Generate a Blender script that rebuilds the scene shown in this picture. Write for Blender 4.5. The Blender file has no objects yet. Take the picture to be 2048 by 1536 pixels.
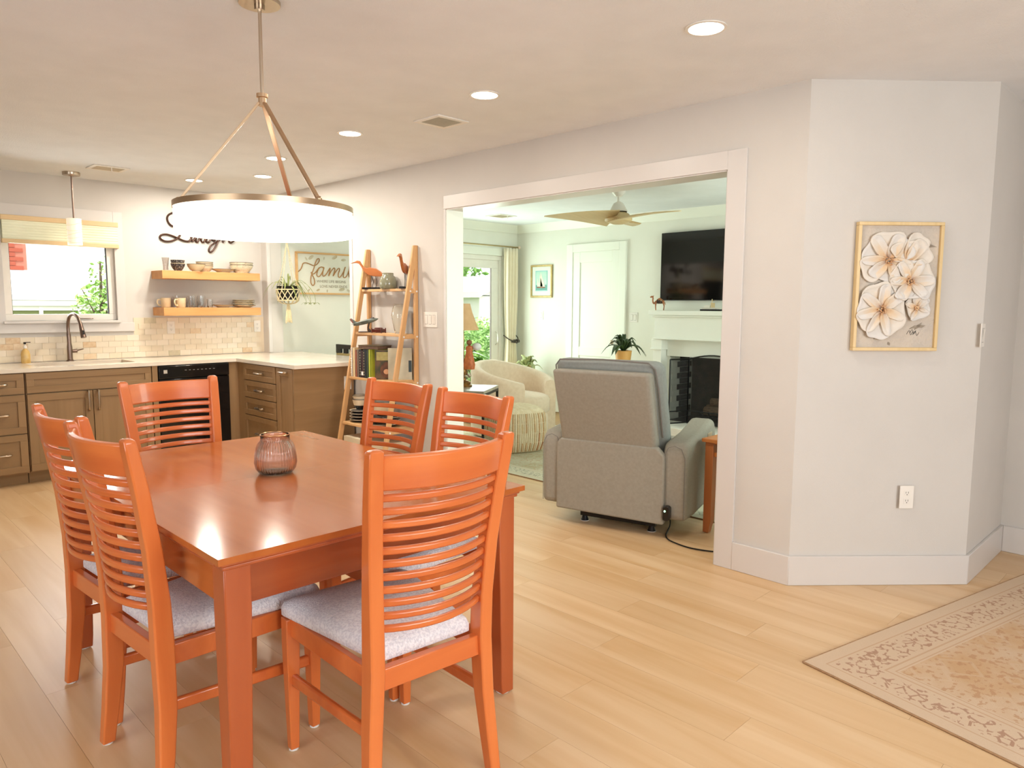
import bpy, math, random
from mathutils import Vector, Matrix
random.seed(7)
C = bpy.context.scene.collection
SC = bpy.context.scene
PI = math.pi
def rad(a): return a * PI / 180.0

# ---------------------------------------------------------------- camera
HC = 1.3864
cam_d = bpy.data.cameras.new('camera')
cam = bpy.data.objects.new('camera', cam_d)
C.objects.link(cam)
SC.camera = cam
cam_d.sensor_width = 36.0
cam_d.lens = 1455.97 / 2048.0 * 36.0
cam_d.clip_start = 0.05
cam_d.clip_end = 200
_y, _p, _r = rad(44.8936), rad(6.1868), rad(0.3017)
_f = Vector((math.sin(_y) * math.cos(_p), math.cos(_y) * math.cos(_p), -math.sin(_p)))
_rt = Vector((math.cos(_y), -math.sin(_y), 0))
_up = _rt.cross(_f)
_rt2 = math.cos(_r) * _rt + math.sin(_r) * _up
_up2 = -math.sin(_r) * _rt + math.cos(_r) * _up
cam.matrix_world = Matrix((( _rt2.x, _up2.x, -_f.x, 0), (_rt2.y, _up2.y, -_f.y, 0), (_rt2.z, _up2.z, -_f.z, HC), (0, 0, 0, 1)))

# ---------------------------------------------------------------- view, world, sun, daylight
SC.view_settings.view_transform = 'Standard'
SC.view_settings.look = 'None'
SC.view_settings.gamma = 1
SC.view_settings.use_curve_mapping = False
SC.view_settings.exposure = 0.0
SC.cycles.max_bounces = 10
SC.cycles.diffuse_bounces = 6
SC.cycles.transparent_max_bounces = 12
SC.cycles.transmission_bounces = 8
SC.cycles.caustics_reflective = False
SC.cycles.caustics_refractive = False
SC.cycles.sample_clamp_indirect = 6.0
wd = bpy.data.worlds.new('sky_world')
SC.world = wd
wd.use_nodes = True
_n = wd.node_tree.nodes
_bg = _n['Background']
_sky = _n.new('ShaderNodeTexSky')
_sky.sky_type = 'HOSEK_WILKIE'
_sky.turbidity = 5.0
_sky.sun_direction = (-0.3, -0.5, 0.8)
_mixw = _n.new('ShaderNodeMixRGB')
_mixw.inputs[0].default_value = 0.75
_mixw.inputs[2].default_value = (1.0, 1.0, 1.0, 1)
wd.node_tree.links.new(_sky.outputs[0], _mixw.inputs[1])
wd.node_tree.links.new(_mixw.outputs[0], _bg.inputs[0])
_bg.inputs[1].default_value = 3.2

def light(name, kind, loc, energy, col, rot=None, size=None, sizey=None, look=None):
    d = bpy.data.lights.new(name, kind)
    d.energy = energy
    d.color = col
    o = bpy.data.objects.new(name, d)
    C.objects.link(o)
    o.location = loc
    if look is not None:
        o.rotation_euler = (Vector(look) - Vector(loc)).to_track_quat('-Z', 'Y').to_euler()
    if kind == 'AREA':
        d.shape = 'RECTANGLE'
        d.size = size
        d.size_y = sizey or size
    return o
_sun = light('sun', 'SUN', (0, 0, 20), 4.0, (1.0, 0.96, 0.9), look=(0.25, 0.55, 18.6))
_sun.data.angle = 0.02
DAY = (0.93, 0.97, 1.0)
light('daylight_dining_window', 'AREA', (-2.62, 1.6, 1.25), 28, DAY, size=2.4, sizey=1.9, look=(0, 1.6, 1.1))
light('daylight_rear_window', 'AREA', (1.0, -2.52, 1.3), 108, (0.97, 0.99, 1.0), size=2.6, sizey=1.8, look=(1.0, 0, 1.2))
light('daylight_kitchen_window', 'AREA', (1.67, 7.2, 1.57), 14, DAY, size=0.7, sizey=0.55, look=(1.5, 0, 0.5))
light('daylight_patio_door', 'AREA', (5.9, 7.02, 1.1), 52, (0.82, 1.0, 0.88), size=1.6, sizey=1.8, look=(5.7, 0, 1.0))
light('living_fill_light', 'AREA', (5.6, 0.98, 1.4), 78, (0.84, 1.0, 0.9), size=1.9, sizey=1.4, look=(5.6, 4, 1.3))  # added fill for the living room, set at an invented unseen window

# ---------------------------------------------------------------- materials
def S(r, g, b):
    def f(c):
        c /= 255.0
        return c / 12.92 if c <= 0.04045 else ((c + 0.055) / 1.055) ** 2.4
    return (f(r), f(g), f(b), 1.0)
def _new(name):
    m = bpy.data.materials.new(name)
    m.use_nodes = True
    nt = m.node_tree
    return m, nt, nt.nodes['Principled BSDF']
def _set(b, k, v):
    if k in b.inputs: b.inputs[k].default_value = v
def M(name, c1, rough=0.5, c2=None, scale=8.0, metal=0.0, spec=0.5, bump=0.0, bscale=None, coat=0.0, stretch=(1, 1, 1), detail=3.0, sheen=0.0, contrast=(0.3, 0.7), coords='Object'):
    m, nt, b = _new(name)
    N, L = nt.nodes, nt.links
    if c2 is None:
        c2 = tuple(min(1, x * 0.94) for x in c1[:3]) + (1,)
    tc = N.new('ShaderNodeTexCoord')
    mp = N.new('ShaderNodeMapping')
    mp.inputs['Scale'].default_value = stretch
    L.new(tc.outputs[coords], mp.inputs[0])
    nz = N.new('ShaderNodeTexNoise')
    nz.inputs['Scale'].default_value = scale
    nz.inputs['Detail'].default_value = detail
    L.new(mp.outputs[0], nz.inputs['Vector'])
    cr = N.new('ShaderNodeValToRGB')
    cr.color_ramp.elements[0].position = contrast[0]
    cr.color_ramp.elements[1].position = contrast[1]
    cr.color_ramp.elements[0].color = c1
    cr.color_ramp.elements[1].color = c2
    L.new(nz.outputs[0], cr.inputs[0])
    L.new(cr.outputs[0], b.inputs['Base Color'])
    _set(b, 'Roughness', rough); _set(b, 'Metallic', metal); _set(b, 'Specular IOR Level', spec)
    _set(b, 'Coat Weight', coat); _set(b, 'Coat Roughness', 0.12)
    if sheen: _set(b, 'Sheen Weight', sheen)
    if bump:
        n2 = N.new('ShaderNodeTexNoise')
        n2.inputs['Scale'].default_value = bscale or scale * 6
        n2.inputs['Detail'].default_value = 2
        L.new(mp.outputs[0], n2.inputs['Vector'])
        bp = N.new('ShaderNodeBump')
        bp.inputs['Strength'].default_value = bump
        bp.inputs['Distance'].default_value = 0.01
        L.new(n2.outputs[0], bp.inputs['Height'])
        L.new(bp.outputs[0], b.inputs['Normal'])
    return m
def emis(name, col, strength):
    m, nt, b = _new(name)
    _set(b, 'Base Color', col); _set(b, 'Emission Color', col); _set(b, 'Emission Strength', strength)
    _set(b, 'Roughness', 0.4)
    return m
def glass(name, col=(1, 1, 1, 1), rough=0.02, ior=1.45):
    m, nt, b = _new(name)
    _set(b, 'Base Color', col); _set(b, 'Transmission Weight', 1.0); _set(b, 'Roughness', rough); _set(b, 'IOR', ior)
    return m
def pane_mat(name, tint=(1, 1, 1, 1), gloss=0.06):
    m = bpy.data.materials.new(name)
    m.use_nodes = True
    N, L = m.node_tree.nodes, m.node_tree.links
    N.clear()
    o = N.new('ShaderNodeOutputMaterial'); t = N.new('ShaderNodeBsdfTransparent'); g = N.new('ShaderNodeBsdfGlossy')
    t.inputs[0].default_value = tint
    g.inputs['Roughness'].default_value = 0.02
    fr = N.new('ShaderNodeFresnel'); fr.inputs[0].default_value = 1.3
    mx = N.new('ShaderNodeMixShader')
    L.new(fr.outputs[0], mx.inputs[0]); L.new(t.outputs[0], mx.inputs[1]); L.new(g.outputs[0], mx.inputs[2]); L.new(mx.outputs[0], o.inputs[0])
    return m
def mesh_cloth(name, col, dens):
    m = bpy.data.materials.new(name)
    m.use_nodes = True
    N, L = m.node_tree.nodes, m.node_tree.links
    b = N['Principled BSDF']; o = N['Material Output']
    b.inputs['Base Color'].default_value = col
    b.inputs['Roughness'].default_value = 0.6
    t = N.new('ShaderNodeBsdfTransparent'); mx = N.new('ShaderNodeMixShader')
    mx.inputs[0].default_value = dens
    L.new(t.outputs[0], mx.inputs[1]); L.new(b.outputs[0], mx.inputs[2]); L.new(mx.outputs[0], o.inputs[0])
    return m
def wood(name, c1, c2, rough=0.3, axis=2, scale=3.0, coat=0.0, rnd=0.0, spec=0.5):
    """grain stretched along one local axis; optional per-object variation"""
    m, nt, b = _new(name)
    N, L = nt.nodes, nt.links
    tc = N.new('ShaderNodeTexCoord'); mp = N.new('ShaderNodeMapping')
    st = [8.0, 8.0, 8.0]; st[axis] = 0.6
    mp.inputs['Scale'].default_value = st
    if rnd:
        oi = N.new('ShaderNodeObjectInfo')
        mu = N.new('ShaderNodeVectorMath'); mu.operation = 'MULTIPLY_ADD'
        cmb = N.new('ShaderNodeCombineXYZ')
        for i in range(3): L.new(oi.outputs['Random'], cmb.inputs[i])
        mu.inputs[1].default_value = (37, 53, 71)
        L.new(cmb.outputs[0], mu.inputs[0]); L.new(tc.outputs['Object'], mu.inputs[2])
        L.new(mu.outputs[0], mp.inputs[0])
    else:
        L.new(tc.outputs['Object'], mp.inputs[0])
    nz = N.new('ShaderNodeTexNoise'); nz.inputs['Scale'].default_value = scale; nz.inputs['Detail'].default_value = 5; nz.inputs['Distortion'].default_value = 0.6
    L.new(mp.outputs[0], nz.inputs['Vector'])
    cr = N.new('ShaderNodeValToRGB'); cr.color_ramp.elements[0].position = 0.32; cr.color_ramp.elements[1].position = 0.68
    cr.color_ramp.elements[0].color = c1; cr.color_ramp.elements[1].color = c2
    L.new(nz.outputs[0], cr.inputs[0])
    out = cr.outputs[0]
    if rnd:
        hs = N.new('ShaderNodeHueSaturation')
        mr = N.new('ShaderNodeMapRange'); mr.inputs['To Min'].default_value = 1 - rnd; mr.inputs['To Max'].default_value = 1 + rnd
        L.new(oi.outputs['Random'], mr.inputs[0]); L.new(mr.outputs[0], hs.inputs['Value']); L.new(out, hs.inputs['Color'])
        out = hs.outputs[0]
    L.new(out, b.inputs['Base Color'])
    _set(b, 'Roughness', rough); _set(b, 'Coat Weight', coat); _set(b, 'Coat Roughness', 0.1); _set(b, 'Specular IOR Level', spec)
    return m

WALL = M('wall_paint', S(207, 203, 197), 0.85, S(203, 199, 193), 3.0, bump=0.08, bscale=260)
WALLL = M('wall_paint_living', S(232, 232, 222), 0.85, S(228, 228, 218), 3.0)
CEIL = M('ceiling_paint', S(232, 235, 238), 0.95, S(227, 230, 233), 5.0, bump=0.25, bscale=160)
TRIM = M('trim_paint', S(212, 208, 204), 0.35, S(209, 205, 201), 2.0)
TRIML = M('trim_paint_living', S(238, 240, 230), 0.4, S(234, 236, 226), 2.0)
FLOORB = M('floor_base', S(150, 115, 75), 0.6)
PLANK = wood('plank_oak', S(204, 166, 118), S(220, 190, 150), rough=0.36, axis=1, scale=1.1, rnd=0.04)
CHAIR = wood('cherry_wood', S(204, 106, 52), S(218, 122, 62), rough=0.28, axis=2, scale=1.6, coat=0.35)
CHAIRX = wood('cherry_wood_rail', S(202, 102, 50), S(218, 120, 60), rough=0.28, axis=0, scale=1.6, coat=0.35)
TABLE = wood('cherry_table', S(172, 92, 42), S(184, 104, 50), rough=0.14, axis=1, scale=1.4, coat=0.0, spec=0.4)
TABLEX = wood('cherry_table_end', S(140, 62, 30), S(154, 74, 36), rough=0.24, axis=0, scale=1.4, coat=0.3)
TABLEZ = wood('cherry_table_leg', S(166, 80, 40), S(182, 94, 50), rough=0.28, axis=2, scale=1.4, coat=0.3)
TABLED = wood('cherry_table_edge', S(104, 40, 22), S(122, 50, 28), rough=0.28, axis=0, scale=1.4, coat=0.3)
FELT = M('white_felt', S(232, 232, 230), 0.95)
SEAT = M('seat_fabric', S(238, 238, 242), 0.95, S(214, 214, 222), 140.0, bump=0.5, bscale=240, sheen=0.3, contrast=(0.42, 0.62))
CAB = wood('cabinet_wood', S(140, 110, 74), S(152, 121, 84), rough=0.5, axis=2, scale=2.0)
CABX = wood('cabinet_wood_rail', S(138, 108, 72), S(150, 119, 82), rough=0.5, axis=0, scale=2.0)
CABD = M('cabinet_shadow_gap', S(52, 38, 28), 0.9)
QUARTZ = M('white_quartz', S(234, 226, 212), 0.12, S(226, 216, 200), 6.0, spec=0.5)
NICKEL = M('brushed_nickel', S(196, 180, 160), 0.28, metal=1.0, scale=60, stretch=(1, 1, 0.05))
BRONZE = M('dark_nickel', S(140, 120, 108), 0.3, metal=1.0, scale=40)
BLACKG = M('black_gloss', S(20, 17, 17), 0.12, S(14, 12, 12), 3)
BLACKM = M('black_metal', S(22, 20, 19), 0.45, metal=0.3)
WHITEP = M('white_plastic', S(236, 232, 224), 0.35)
SLOT = M('dark_slot', S(40, 36, 34), 0.8)
OAK = wood('pale_oak', S(196, 148, 96), S(212, 168, 116), rough=0.5, axis=2, scale=2.0)
OAKX = wood('pale_oak_y', S(198, 152, 100), S(214, 172, 120), rough=0.5, axis=1, scale=2.0)
SHELFW = wood('shelf_wood', S(196, 138, 80), S(210, 156, 98), rough=0.5, axis=0, scale=2.0)
CLEAR = glass('clear_glass')
SMOKE = glass('smoke_glass', (0.86, 0.8, 0.76, 1), 0.03)
PANE = pane_mat('window_pane')
LAMPW = emis('lamp_diffuser', (1.0, 0.96, 0.9, 1), 5.0)
LEDW = emis('led_lens', (1.0, 0.9, 0.78, 1), 12.0)
IVORY = M('ivory_ceramic', S(226, 206, 168), 0.3, S(216, 196, 158), 20)
STONEW = M('speckled_ceramic', S(216, 204, 178), 0.35, S(170, 152, 124), 60, contrast=(0.55, 0.75))
DARKC = M('dark_pattern_ceramic', S(44, 42, 46), 0.35, S(150, 146, 142), 130, contrast=(0.52, 0.62))
RIMC = M('dark_rim_glaze', S(90, 74, 56), 0.4)

# ---------------------------------------------------------------- mesh helpers
ORG = {}
class G:
    def __init__(s): s.v = []; s.f = []
    def quad(s, *p):
        n = len(s.v); s.v += [tuple(q) for q in p]; s.f.append(tuple(range(n, n + len(p)))); return s
    def box(s, x0, y0, z0, x1, y1, z1):
        n = len(s.v)
        x0, x1 = min(x0, x1), max(x0, x1); y0, y1 = min(y0, y1), max(y0, y1); z0, z1 = min(z0, z1), max(z0, z1)
        s.v += [(x0, y0, z0), (x1, y0, z0), (x1, y1, z0), (x0, y1, z0), (x0, y0, z1), (x1, y0, z1), (x1, y1, z1), (x0, y1, z1)]
        for q in ((0, 3, 2, 1), (4, 5, 6, 7), (0, 1, 5, 4), (1, 2, 6, 5), (2, 3, 7, 6), (3, 0, 4, 7)): s.f.append(tuple(n + i for i in q))
        return s
    def loft(s, secs, cap=True, close=True):
        n = len(s.v); k = len(secs[0])
        for q in secs: s.v += [tuple(p) for p in q]
        for i in range(len(secs) - 1):
            for j in range(k if close else k - 1):
                a, b = j, (j + 1) % k
                s.f.append((n + i * k + a, n + i * k + b, n + (i + 1) * k + b, n + (i + 1) * k + a))
        if cap:
            s.f.append(tuple(n + j for j in reversed(range(k))))
            s.f.append(tuple(n + (len(secs) - 1) * k + j for j in range(k)))
        return s
    def sweep(s, path, w, h, up=(0, 0, 1)):
        """rectangular section, w across, h along up"""
        up = Vector(up); P = [Vector(p) for p in path]; secs = []
        for i, p in enumerate(P):
            t = (P[min(i + 1, len(P) - 1)] - P[max(i - 1, 0)]).normalized()
            a = t.cross(up).normalized(); u = a.cross(t).normalized()
            ww = w[i] if isinstance(w, (list, tuple)) else w
            hh = h[i] if isinstance(h, (list, tuple)) else h
            secs.append([p - a * ww / 2 - u * hh / 2, p + a * ww / 2 - u * hh / 2, p + a * ww / 2 + u * hh / 2, p - a * ww / 2 + u * hh / 2])
        return s.loft(secs)
    def tube(s, path, r, n=8, cap=True, flat=1.0):
        P = [Vector(p) for p in path]; secs = []; prev = None
        for i, p in enumerate(P):
            t = (P[min(i + 1, len(P) - 1)] - P[max(i - 1, 0)])
            if t.length < 1e-9: t = Vector((0, 0, 1))
            t.normalize()
            if prev is None:
                a = t.cross(Vector((0, 0, 1)))
                if a.length < 1e-3: a = t.cross(Vector((1, 0, 0)))
            else:
                a = prev - t * prev.dot(t)
            a.normalize(); prev = a; b = t.cross(a)
            rr = r[i] if isinstance(r, (list, tuple)) else r
            secs.append([p + (a * math.cos(2 * PI * j / n) + b * math.sin(2 * PI * j / n) * flat) * rr for j in range(n)])
        return s.loft(secs, cap)
    def lathe(s, prof, n=24, c=(0, 0, 0), ribs=0, amp=0.0):
        secs = []
        for (r, z) in prof:
            secs.append([(c[0] + r * (1 + (amp * math.cos(ribs * 2 * PI * j / n) if ribs else 0)) * math.cos(2 * PI * j / n),
                          c[1] + r * (1 + (amp * math.cos(ribs * 2 * PI * j / n) if ribs else 0)) * math.sin(2 * PI * j / n), c[2] + z) for j in range(n)])
        return s.loft(secs, cap=True)
    def prism(s, poly, axis, a, b):
        """2D polygon extruded along axis (0,1,2) from a to b"""
        def mk(p, t):
            if axis == 0: return (t, p[0], p[1])
            if axis == 1: return (p[0], t, p[1])
            return (p[0], p[1], t)
        return s.loft([[mk(p, a) for p in poly], [mk(p, b) for p in poly]])
    def grid(s, fn, nu, nv):
        n = len(s.v)
        for i in range(nu + 1):
            for j in range(nv + 1): s.v.append(tuple(fn(i / nu, j / nv)))
        for i in range(nu):
            for j in range(nv):
                a = n + i * (nv + 1) + j
                s.f.append((a, a + 1, a + nv + 2, a + nv + 1))
        return s
    def ball(s, c, r, n=10, m=7, sq=(1, 1, 1)):
        secs = []
        for i in range(m + 1):
            t = PI * i / m
            rr = max(0.0008, math.sin(t)) * r
            secs.append([(c[0] + rr * sq[0] * math.cos(2 * PI * j / n), c[1] + rr * sq[1] * math.sin(2 * PI * j / n), c[2] - r * sq[2] * math.cos(t)) for j in range(n)])
        return s.loft(secs)
    def build(s, name, mat, parent=None, smooth=False, bevel=0.0, seg=2, world=False, sub=0, solid=0.0, angle=35):
        me = bpy.data.meshes.new(name)
        if world and parent is not None:
            o0 = ORG.get(parent.name, (0, 0, 0))
            vs = [(p[0] - o0[0], p[1] - o0[1], p[2] - o0[2]) for p in s.v]
        else: vs = s.v
        me.from_pydata([tuple(p) for p in vs], [], s.f)
        me.validate()
        import bmesh as _b
        bm = _b.new(); bm.from_mesh(me); _b.ops.recalc_face_normals(bm, faces=bm.faces); bm.to_mesh(me); bm.free()
        o = bpy.data.objects.new(name, me)
        C.objects.link(o)
        if mat: me.materials.append(mat)
        if parent is not None:
            o.parent = parent
            ORG[o.name] = ORG.get(parent.name, (0, 0, 0))
        if smooth or bevel:
            me.shade_smooth()
            if not sub: me.set_sharp_from_angle(angle=rad(angle))
        if solid:
            md = o.modifiers.new('solid', 'SOLIDIFY'); md.thickness = solid; md.offset = 0
        if bevel:
            md = o.modifiers.new('bevel', 'BEVEL'); md.width = bevel; md.segments = seg; md.limit_method = 'ANGLE'; md.angle_limit = rad(40)
            md.harden_normals = False
        if sub:
            md = o.modifiers.new('sub', 'SUBSURF'); md.levels = sub; md.render_levels = sub
        return o
def tag(o, label=None, cat=None, group=None, kind=None):
    if label: o['label'] = label
    if cat: o['category'] = cat
    if group: o['group'] = group
    if kind: o['kind'] = kind
    return o
def thing(name, label, cat, loc=(0, 0, 0), rz=0.0, group=None):
    o = bpy.data.objects.new(name, None)
    o.empty_display_size = 0.1
    C.objects.link(o)
    o.location = loc; o.rotation_euler = (0, 0, rz)
    ORG[o.name] = tuple(loc)
    return tag(o, label, cat, group)
def struct(name, g, mat, parent=None, **k):
    o = g.build(name, mat, parent, **k)
    if parent is None: o['kind'] = 'structure'
    return o
def copy_tree(o, parent=None):
    c = o.copy(); C.objects.link(c)
    c.parent = parent
    for ch in o.children: copy_tree(ch, c)
    return c
def bx(*a): return G().box(*a)
def spline(pts, n=6, closed=False):
    P = [Vector(p) for p in pts]; out = []
    for i in range(len(P) - 1):
        p0 = P[max(i - 1, 0)]; p1 = P[i]; p2 = P[i + 1]; p3 = P[min(i + 2, len(P) - 1)]
        for k in range(n):
            t = k / n
            out.append(0.5 * ((2 * p1) + (-p0 + p2) * t + (2 * p0 - 5 * p1 + 4 * p2 - p3) * t * t + (-p0 + 3 * p1 - 3 * p2 + p3) * t ** 3))
    out.append(P[-1])
    return out
def text(name, body, size, mat, parent, loc, rot, extrude=0.0008, align='LEFT'):
    cu = bpy.data.curves.new(name, 'FONT')
    cu.body = body; cu.size = size; cu.extrude = extrude; cu.align_x = align
    cu.materials.append(mat)
    o = bpy.data.objects.new(name, cu); C.objects.link(o)
    bpy.context.view_layer.update()
    me = bpy.data.meshes.new_from_object(o.evaluated_get(bpy.context.evaluated_depsgraph_get()))
    bpy.data.objects.remove(o)
    o = bpy.data.objects.new(name, me); C.objects.link(o)
    o.parent = parent; o.location = loc; o.rotation_euler = rot
    return o
# ================================================================ setting
X0, Y1, YL, XF, CZ = 3.469, 7.093, 7.03, 7.09, 2.44
WT = 0.15
fl = struct('floor', bx(-2.75, -2.65, -0.12, 7.3, 7.3, -0.004), FLOORB)
struct('ceiling', bx(-2.75, -2.65, CZ, 7.3, 7.3, CZ + 0.12), CEIL)
# planks of the floor, running toward the kitchen window
pw, pl = 0.185, 1.22
pm = bx(-pw / 2 + 0.0004, -pl / 2 + 0.0004, -0.0038, pw / 2 - 0.0004, pl / 2 - 0.0004, 0.0)
first = None
for i in range(30):
    x = -0.55 + pw * (i + 0.5)
    off = (i * 0.437) % 1.0 * pl
    yy = 0.0 - off
    while yy < 6.7:
        yc = yy + pl / 2
        ok = True
        if x < 0.1 and yc < 1.2: ok = False
        if x < -.2 and yc < 2.2: ok = False
        if x > 4.3 and yc > 1.7: ok = False
        if x > 4.9 and yc < 0.2: ok = False
        if yc > 6.9: ok = False
        if ok:
            if first is None:
                first = pm.build('plank', PLANK, fl); o = first
            else:
                o = first.copy(); C.objects.link(o); o.parent = fl
            o.location = (x, yc, 0)
        yy += pl

# ---- kitchen back wall with the window opening
WX0, WX1, WZ0, WZ1 = 1.27, 2.10, 1.235, 2.07
g = G()
g.box(-2.75, Y1, -0.1, WX0, Y1 + WT, CZ + .05); g.box(WX1, Y1, -0.1, 3.62, Y1 + WT, CZ + .05)
g.box(WX0, Y1, -0.1, WX1, Y1 + WT, WZ0); g.box(WX0, Y1, WZ1, WX1, Y1 + WT, CZ + .05)
wk = struct('wall_kitchen', g, WALL)
# stone tiles of the backsplash, 4 x 2 inch running bond, children of the wall
tile_cols = [S(226, 214, 192), S(222, 210, 188), S(230, 219, 200), S(220, 206, 182), S(225, 212, 188), S(229, 217, 197)]
tmats = [M('marble_tile_%d' % i, c, 0.35, tuple(x * 0.93 for x in c[:3]) + (1,), 14) for i, c in enumerate(tile_cols)]
tmats_o = [M('marble_tile_tan', S(212, 186, 152), 0.35, S(224, 206, 178), 30), M('marble_tile_ochre', S(216, 194, 160), 0.35, S(200, 168, 132), 40), M('marble_tile_grey', S(206, 194, 166), 0.35, S(186, 176, 150), 30)]
tw, th, tz0 = 0.1016, 0.0508, 0.897
tg = bx(-tw / 2 + .0008, -0.006, .0008, tw / 2 - .0008, 0.0, th - .0008)
prot = {}
GROUT = bx(0.9, Y1 - 0.003, tz0, 3.469, Y1, 1.1).build('grout', M('grout', S(222, 208, 184), 0.9), wk)
GROUT2 = bx(2.232, Y1 - 0.003, 1.1, 3.469, Y1, 1.255).build('grout', bpy.data.materials['grout'], wk)
rt = random.Random(11)
for r in range(7):
    z = tz0 + r * th
    x = 0.9 + (tw / 2 if r % 2 else 0)
    while x < 3.469:
        cx = x + tw / 2
        vis = (z + th <= 1.105) or (x >= 2.225)
        if vis and cx + tw / 2 <= 3.475:
            u = rt.random()
            mt = rt.choice(tmats_o) if u < 0.07 else rt.choice(tmats)
            if mt.name not in prot: prot[mt.name] = tg.build('tile', mt, wk); o = prot[mt.name]
            else:
                o = prot[mt.name].copy(); C.objects.link(o); o.parent = wk
            o.location = (cx, Y1 - 0.001 - 0.001 * rt.random(), z)
        x += tw

# ---- right wall: opening to the living room, then the pass-through above the peninsula
OY0, OY1, OZ = 1.923, 4.165, 2.077
NY0, NY1, NZ = 5.46, 6.965, 2.08
g = G()
g.box(X0, 1.6, -0.1, X0 + WT, OY0, CZ + .05); g.box(X0, OY1, -0.1, X0 + WT, NY0, CZ + .05); g.box(X0, NY1, -0.1, X0 + WT, Y1, CZ + .05)
g.box(X0, OY0, OZ, X0 + WT, OY1, CZ + .05); g.box(X0, NY0, NZ, X0 + WT, NY1, CZ + .05)
g.box(X0, NY0, -0.1, X0 + WT, NY1, 0.86)
wr = struct('wall_right', g, WALL)
# flat casing round the opening and jamb liner
t1 = struct('trim_1', bx(X0 - 0.014, OY0 - 0.105, 0.0, X0, OY0, OZ + 0.095), TRIM, bevel=0.002)
t2 = struct('trim_2', bx(X0 - 0.014, OY0, OZ, X0, OY1 + 0.02, OZ + 0.095), TRIM, bevel=0.002)
t3 = struct('trim_3', bx(X0 - 0.014, OY1, 0.0, X0, OY1 + 0.02, OZ), TRIM, bevel=0.002)
t4 = struct('trim_4', bx(X0 - 0.006, OY1 - 0.006, 0.0, X0 + WT + .004, OY1, OZ), TRIML)
t5 = struct('trim_5', bx(X0 - 0.006, OY0, OZ - 0.006, X0 + WT + .004, OY1, OZ), TRIM)
t6 = struct('trim_6', bx(X0 - 0.006, OY0, 0.0, X0 + WT + .004, OY0 + 0.006, OZ), TRIM)
struct('trim_7', bx(X0 - 0.006, NY0 - 0.045, 0.9, X0 + 0.012, NY0, 2.08), TRIM, bevel=0.002)
struct('trim_8', bx(X0 - 0.006, NY1 - 0.006, 0.9, X0 + 0.03, NY1 + 0.02, 2.08), TRIM, bevel=0.002)
# ---- angled wall and the hall wall beyond it
AP, AQ = (X0, 1.516), (4.125, 0.9)
g = G().prism([AP, AQ, (4.95, 0.9), (4.95, 1.02), (4.2, 1.02), (X0 + WT, 1.6), (X0, 1.6)], 2, -0.1, CZ + .05)
struct('wall_angled', g, WALL)
struct('wall_hall', bx(4.86, -2.65, -0.1, 5.0, 0.9, CZ + .05), WALL)
# baseboards
bt, bh = 0.016, 0.15
struct('baseboard_right', bx(X0 - bt, 1.51, 0, X0, OY0 - 0.105, bh), TRIM, bevel=0.003)
struct('baseboard_ladder', bx(X0 - bt, OY1 + 0.02, 0, X0, 5.36, bh), TRIM, bevel=0.003)
d = Vector((AQ[0] - AP[0], AQ[1] - AP[1], 0)).normalized(); n = Vector((-d.y, d.x, 0)) * -1
if n.x > 0: n = -n
p0 = Vector((AP[0], AP[1], 0)); p1 = Vector((AQ[0], AQ[1], 0))
g = G().prism([(p0.x - bt, p0.y - 0.006), (p1.x - bt * .4, p1.y - bt), (p1.x, p1.y), (p0.x, p0.y)], 2, 0, bh)
struct('baseboard_angled', g, TRIM, bevel=0.003)
struct('baseboard_hall', bx(4.118, 0.9 - bt, 0, 4.86, 0.9, bh), TRIM, bevel=0.003)
struct('baseboard_hall_end', bx(4.86 - bt, 0.72, 0, 4.86, 0.9 - bt, bh), TRIM, bevel=0.003)
struct('trim_9', bx(4.86 - 0.02, 0.60, 0, 4.86, 0.72, 2.1), TRIM, bevel=0.003)
d3 = struct('door_3', bx(4.86 - 0.012, -0.22, 0.01, 4.86, 0.60, 2.03), TRIM, bevel=0.002)
for (za, zb) in ((0.25, 0.95), (1.1, 1.9)):
    bx(4.86 - 0.018, -0.1, za, 4.86 - 0.012, 0.48, zb).build('door_panel', TRIM, d3, bevel=0.004)
G().ball((4.80, -0.15, 0.95), 0.028).build('door_knob', NICKEL, d3, smooth=True)
# ---- walls behind and beside the camera, with the windows that light the room
g = G()
g.box(-2.75, -2.65, -0.1, -0.5, -2.55, CZ + .05); g.box(2.5, -2.65, -0.1, 4.9, -2.55, CZ + .05); g.box(-0.5, -2.65, -0.1, 2.5, -2.55, 0.35); g.box(-0.5, -2.65, 2.2, 2.5, -2.55, CZ + .05)
struct('wall_rear', g, WALL)
g = G()
g.box(-2.75, -2.65, -0.1, -2.65, 0.3, CZ + .05); g.box(-2.75, 2.9, -0.1, -2.65, 7.24, CZ + .05); g.box(-2.75, 0.3, -0.1, -2.65, 2.9, 0.25); g.box(-2.75, 0.3, 2.25, -2.65, 2.9, CZ + .05)
struct('wall_left', g, WALL)
def plain_window(name, axis, c, a0, a1, z0, z1):
    w = 0.05
    fr = G()
    for (p, q, r, s) in ((a0, a1, z0, z0 + w), (a0, a1, z1 - w, z1), (a0, a0 + w, z0, z1), (a1 - w, a1, z0, z1), ((a0 + a1) / 2 - w / 2, (a0 + a1) / 2 + w / 2, z0, z1)):
        if axis == 0: fr.box(c - 0.03, p, r, c + 0.03, q, s)
        else: fr.box(p, c - 0.03, r, q, c + 0.03, s)
    f = struct(name, fr, TRIM)
    m = (a0 + a1) / 2
    for (p, q) in ((a0 + w, m - w / 2), (m + w / 2, a1 - w)):
        (bx(c - .003, p, z0 + w, c + .003, q, z1 - w) if axis == 0 else bx(p, c - .003, z0 + w, q, c + .003, z1 - w)).build('pane', PANE, f)
plain_window('window_3', 0, -2.7, 0.3, 2.9, 0.25, 2.25)
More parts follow.
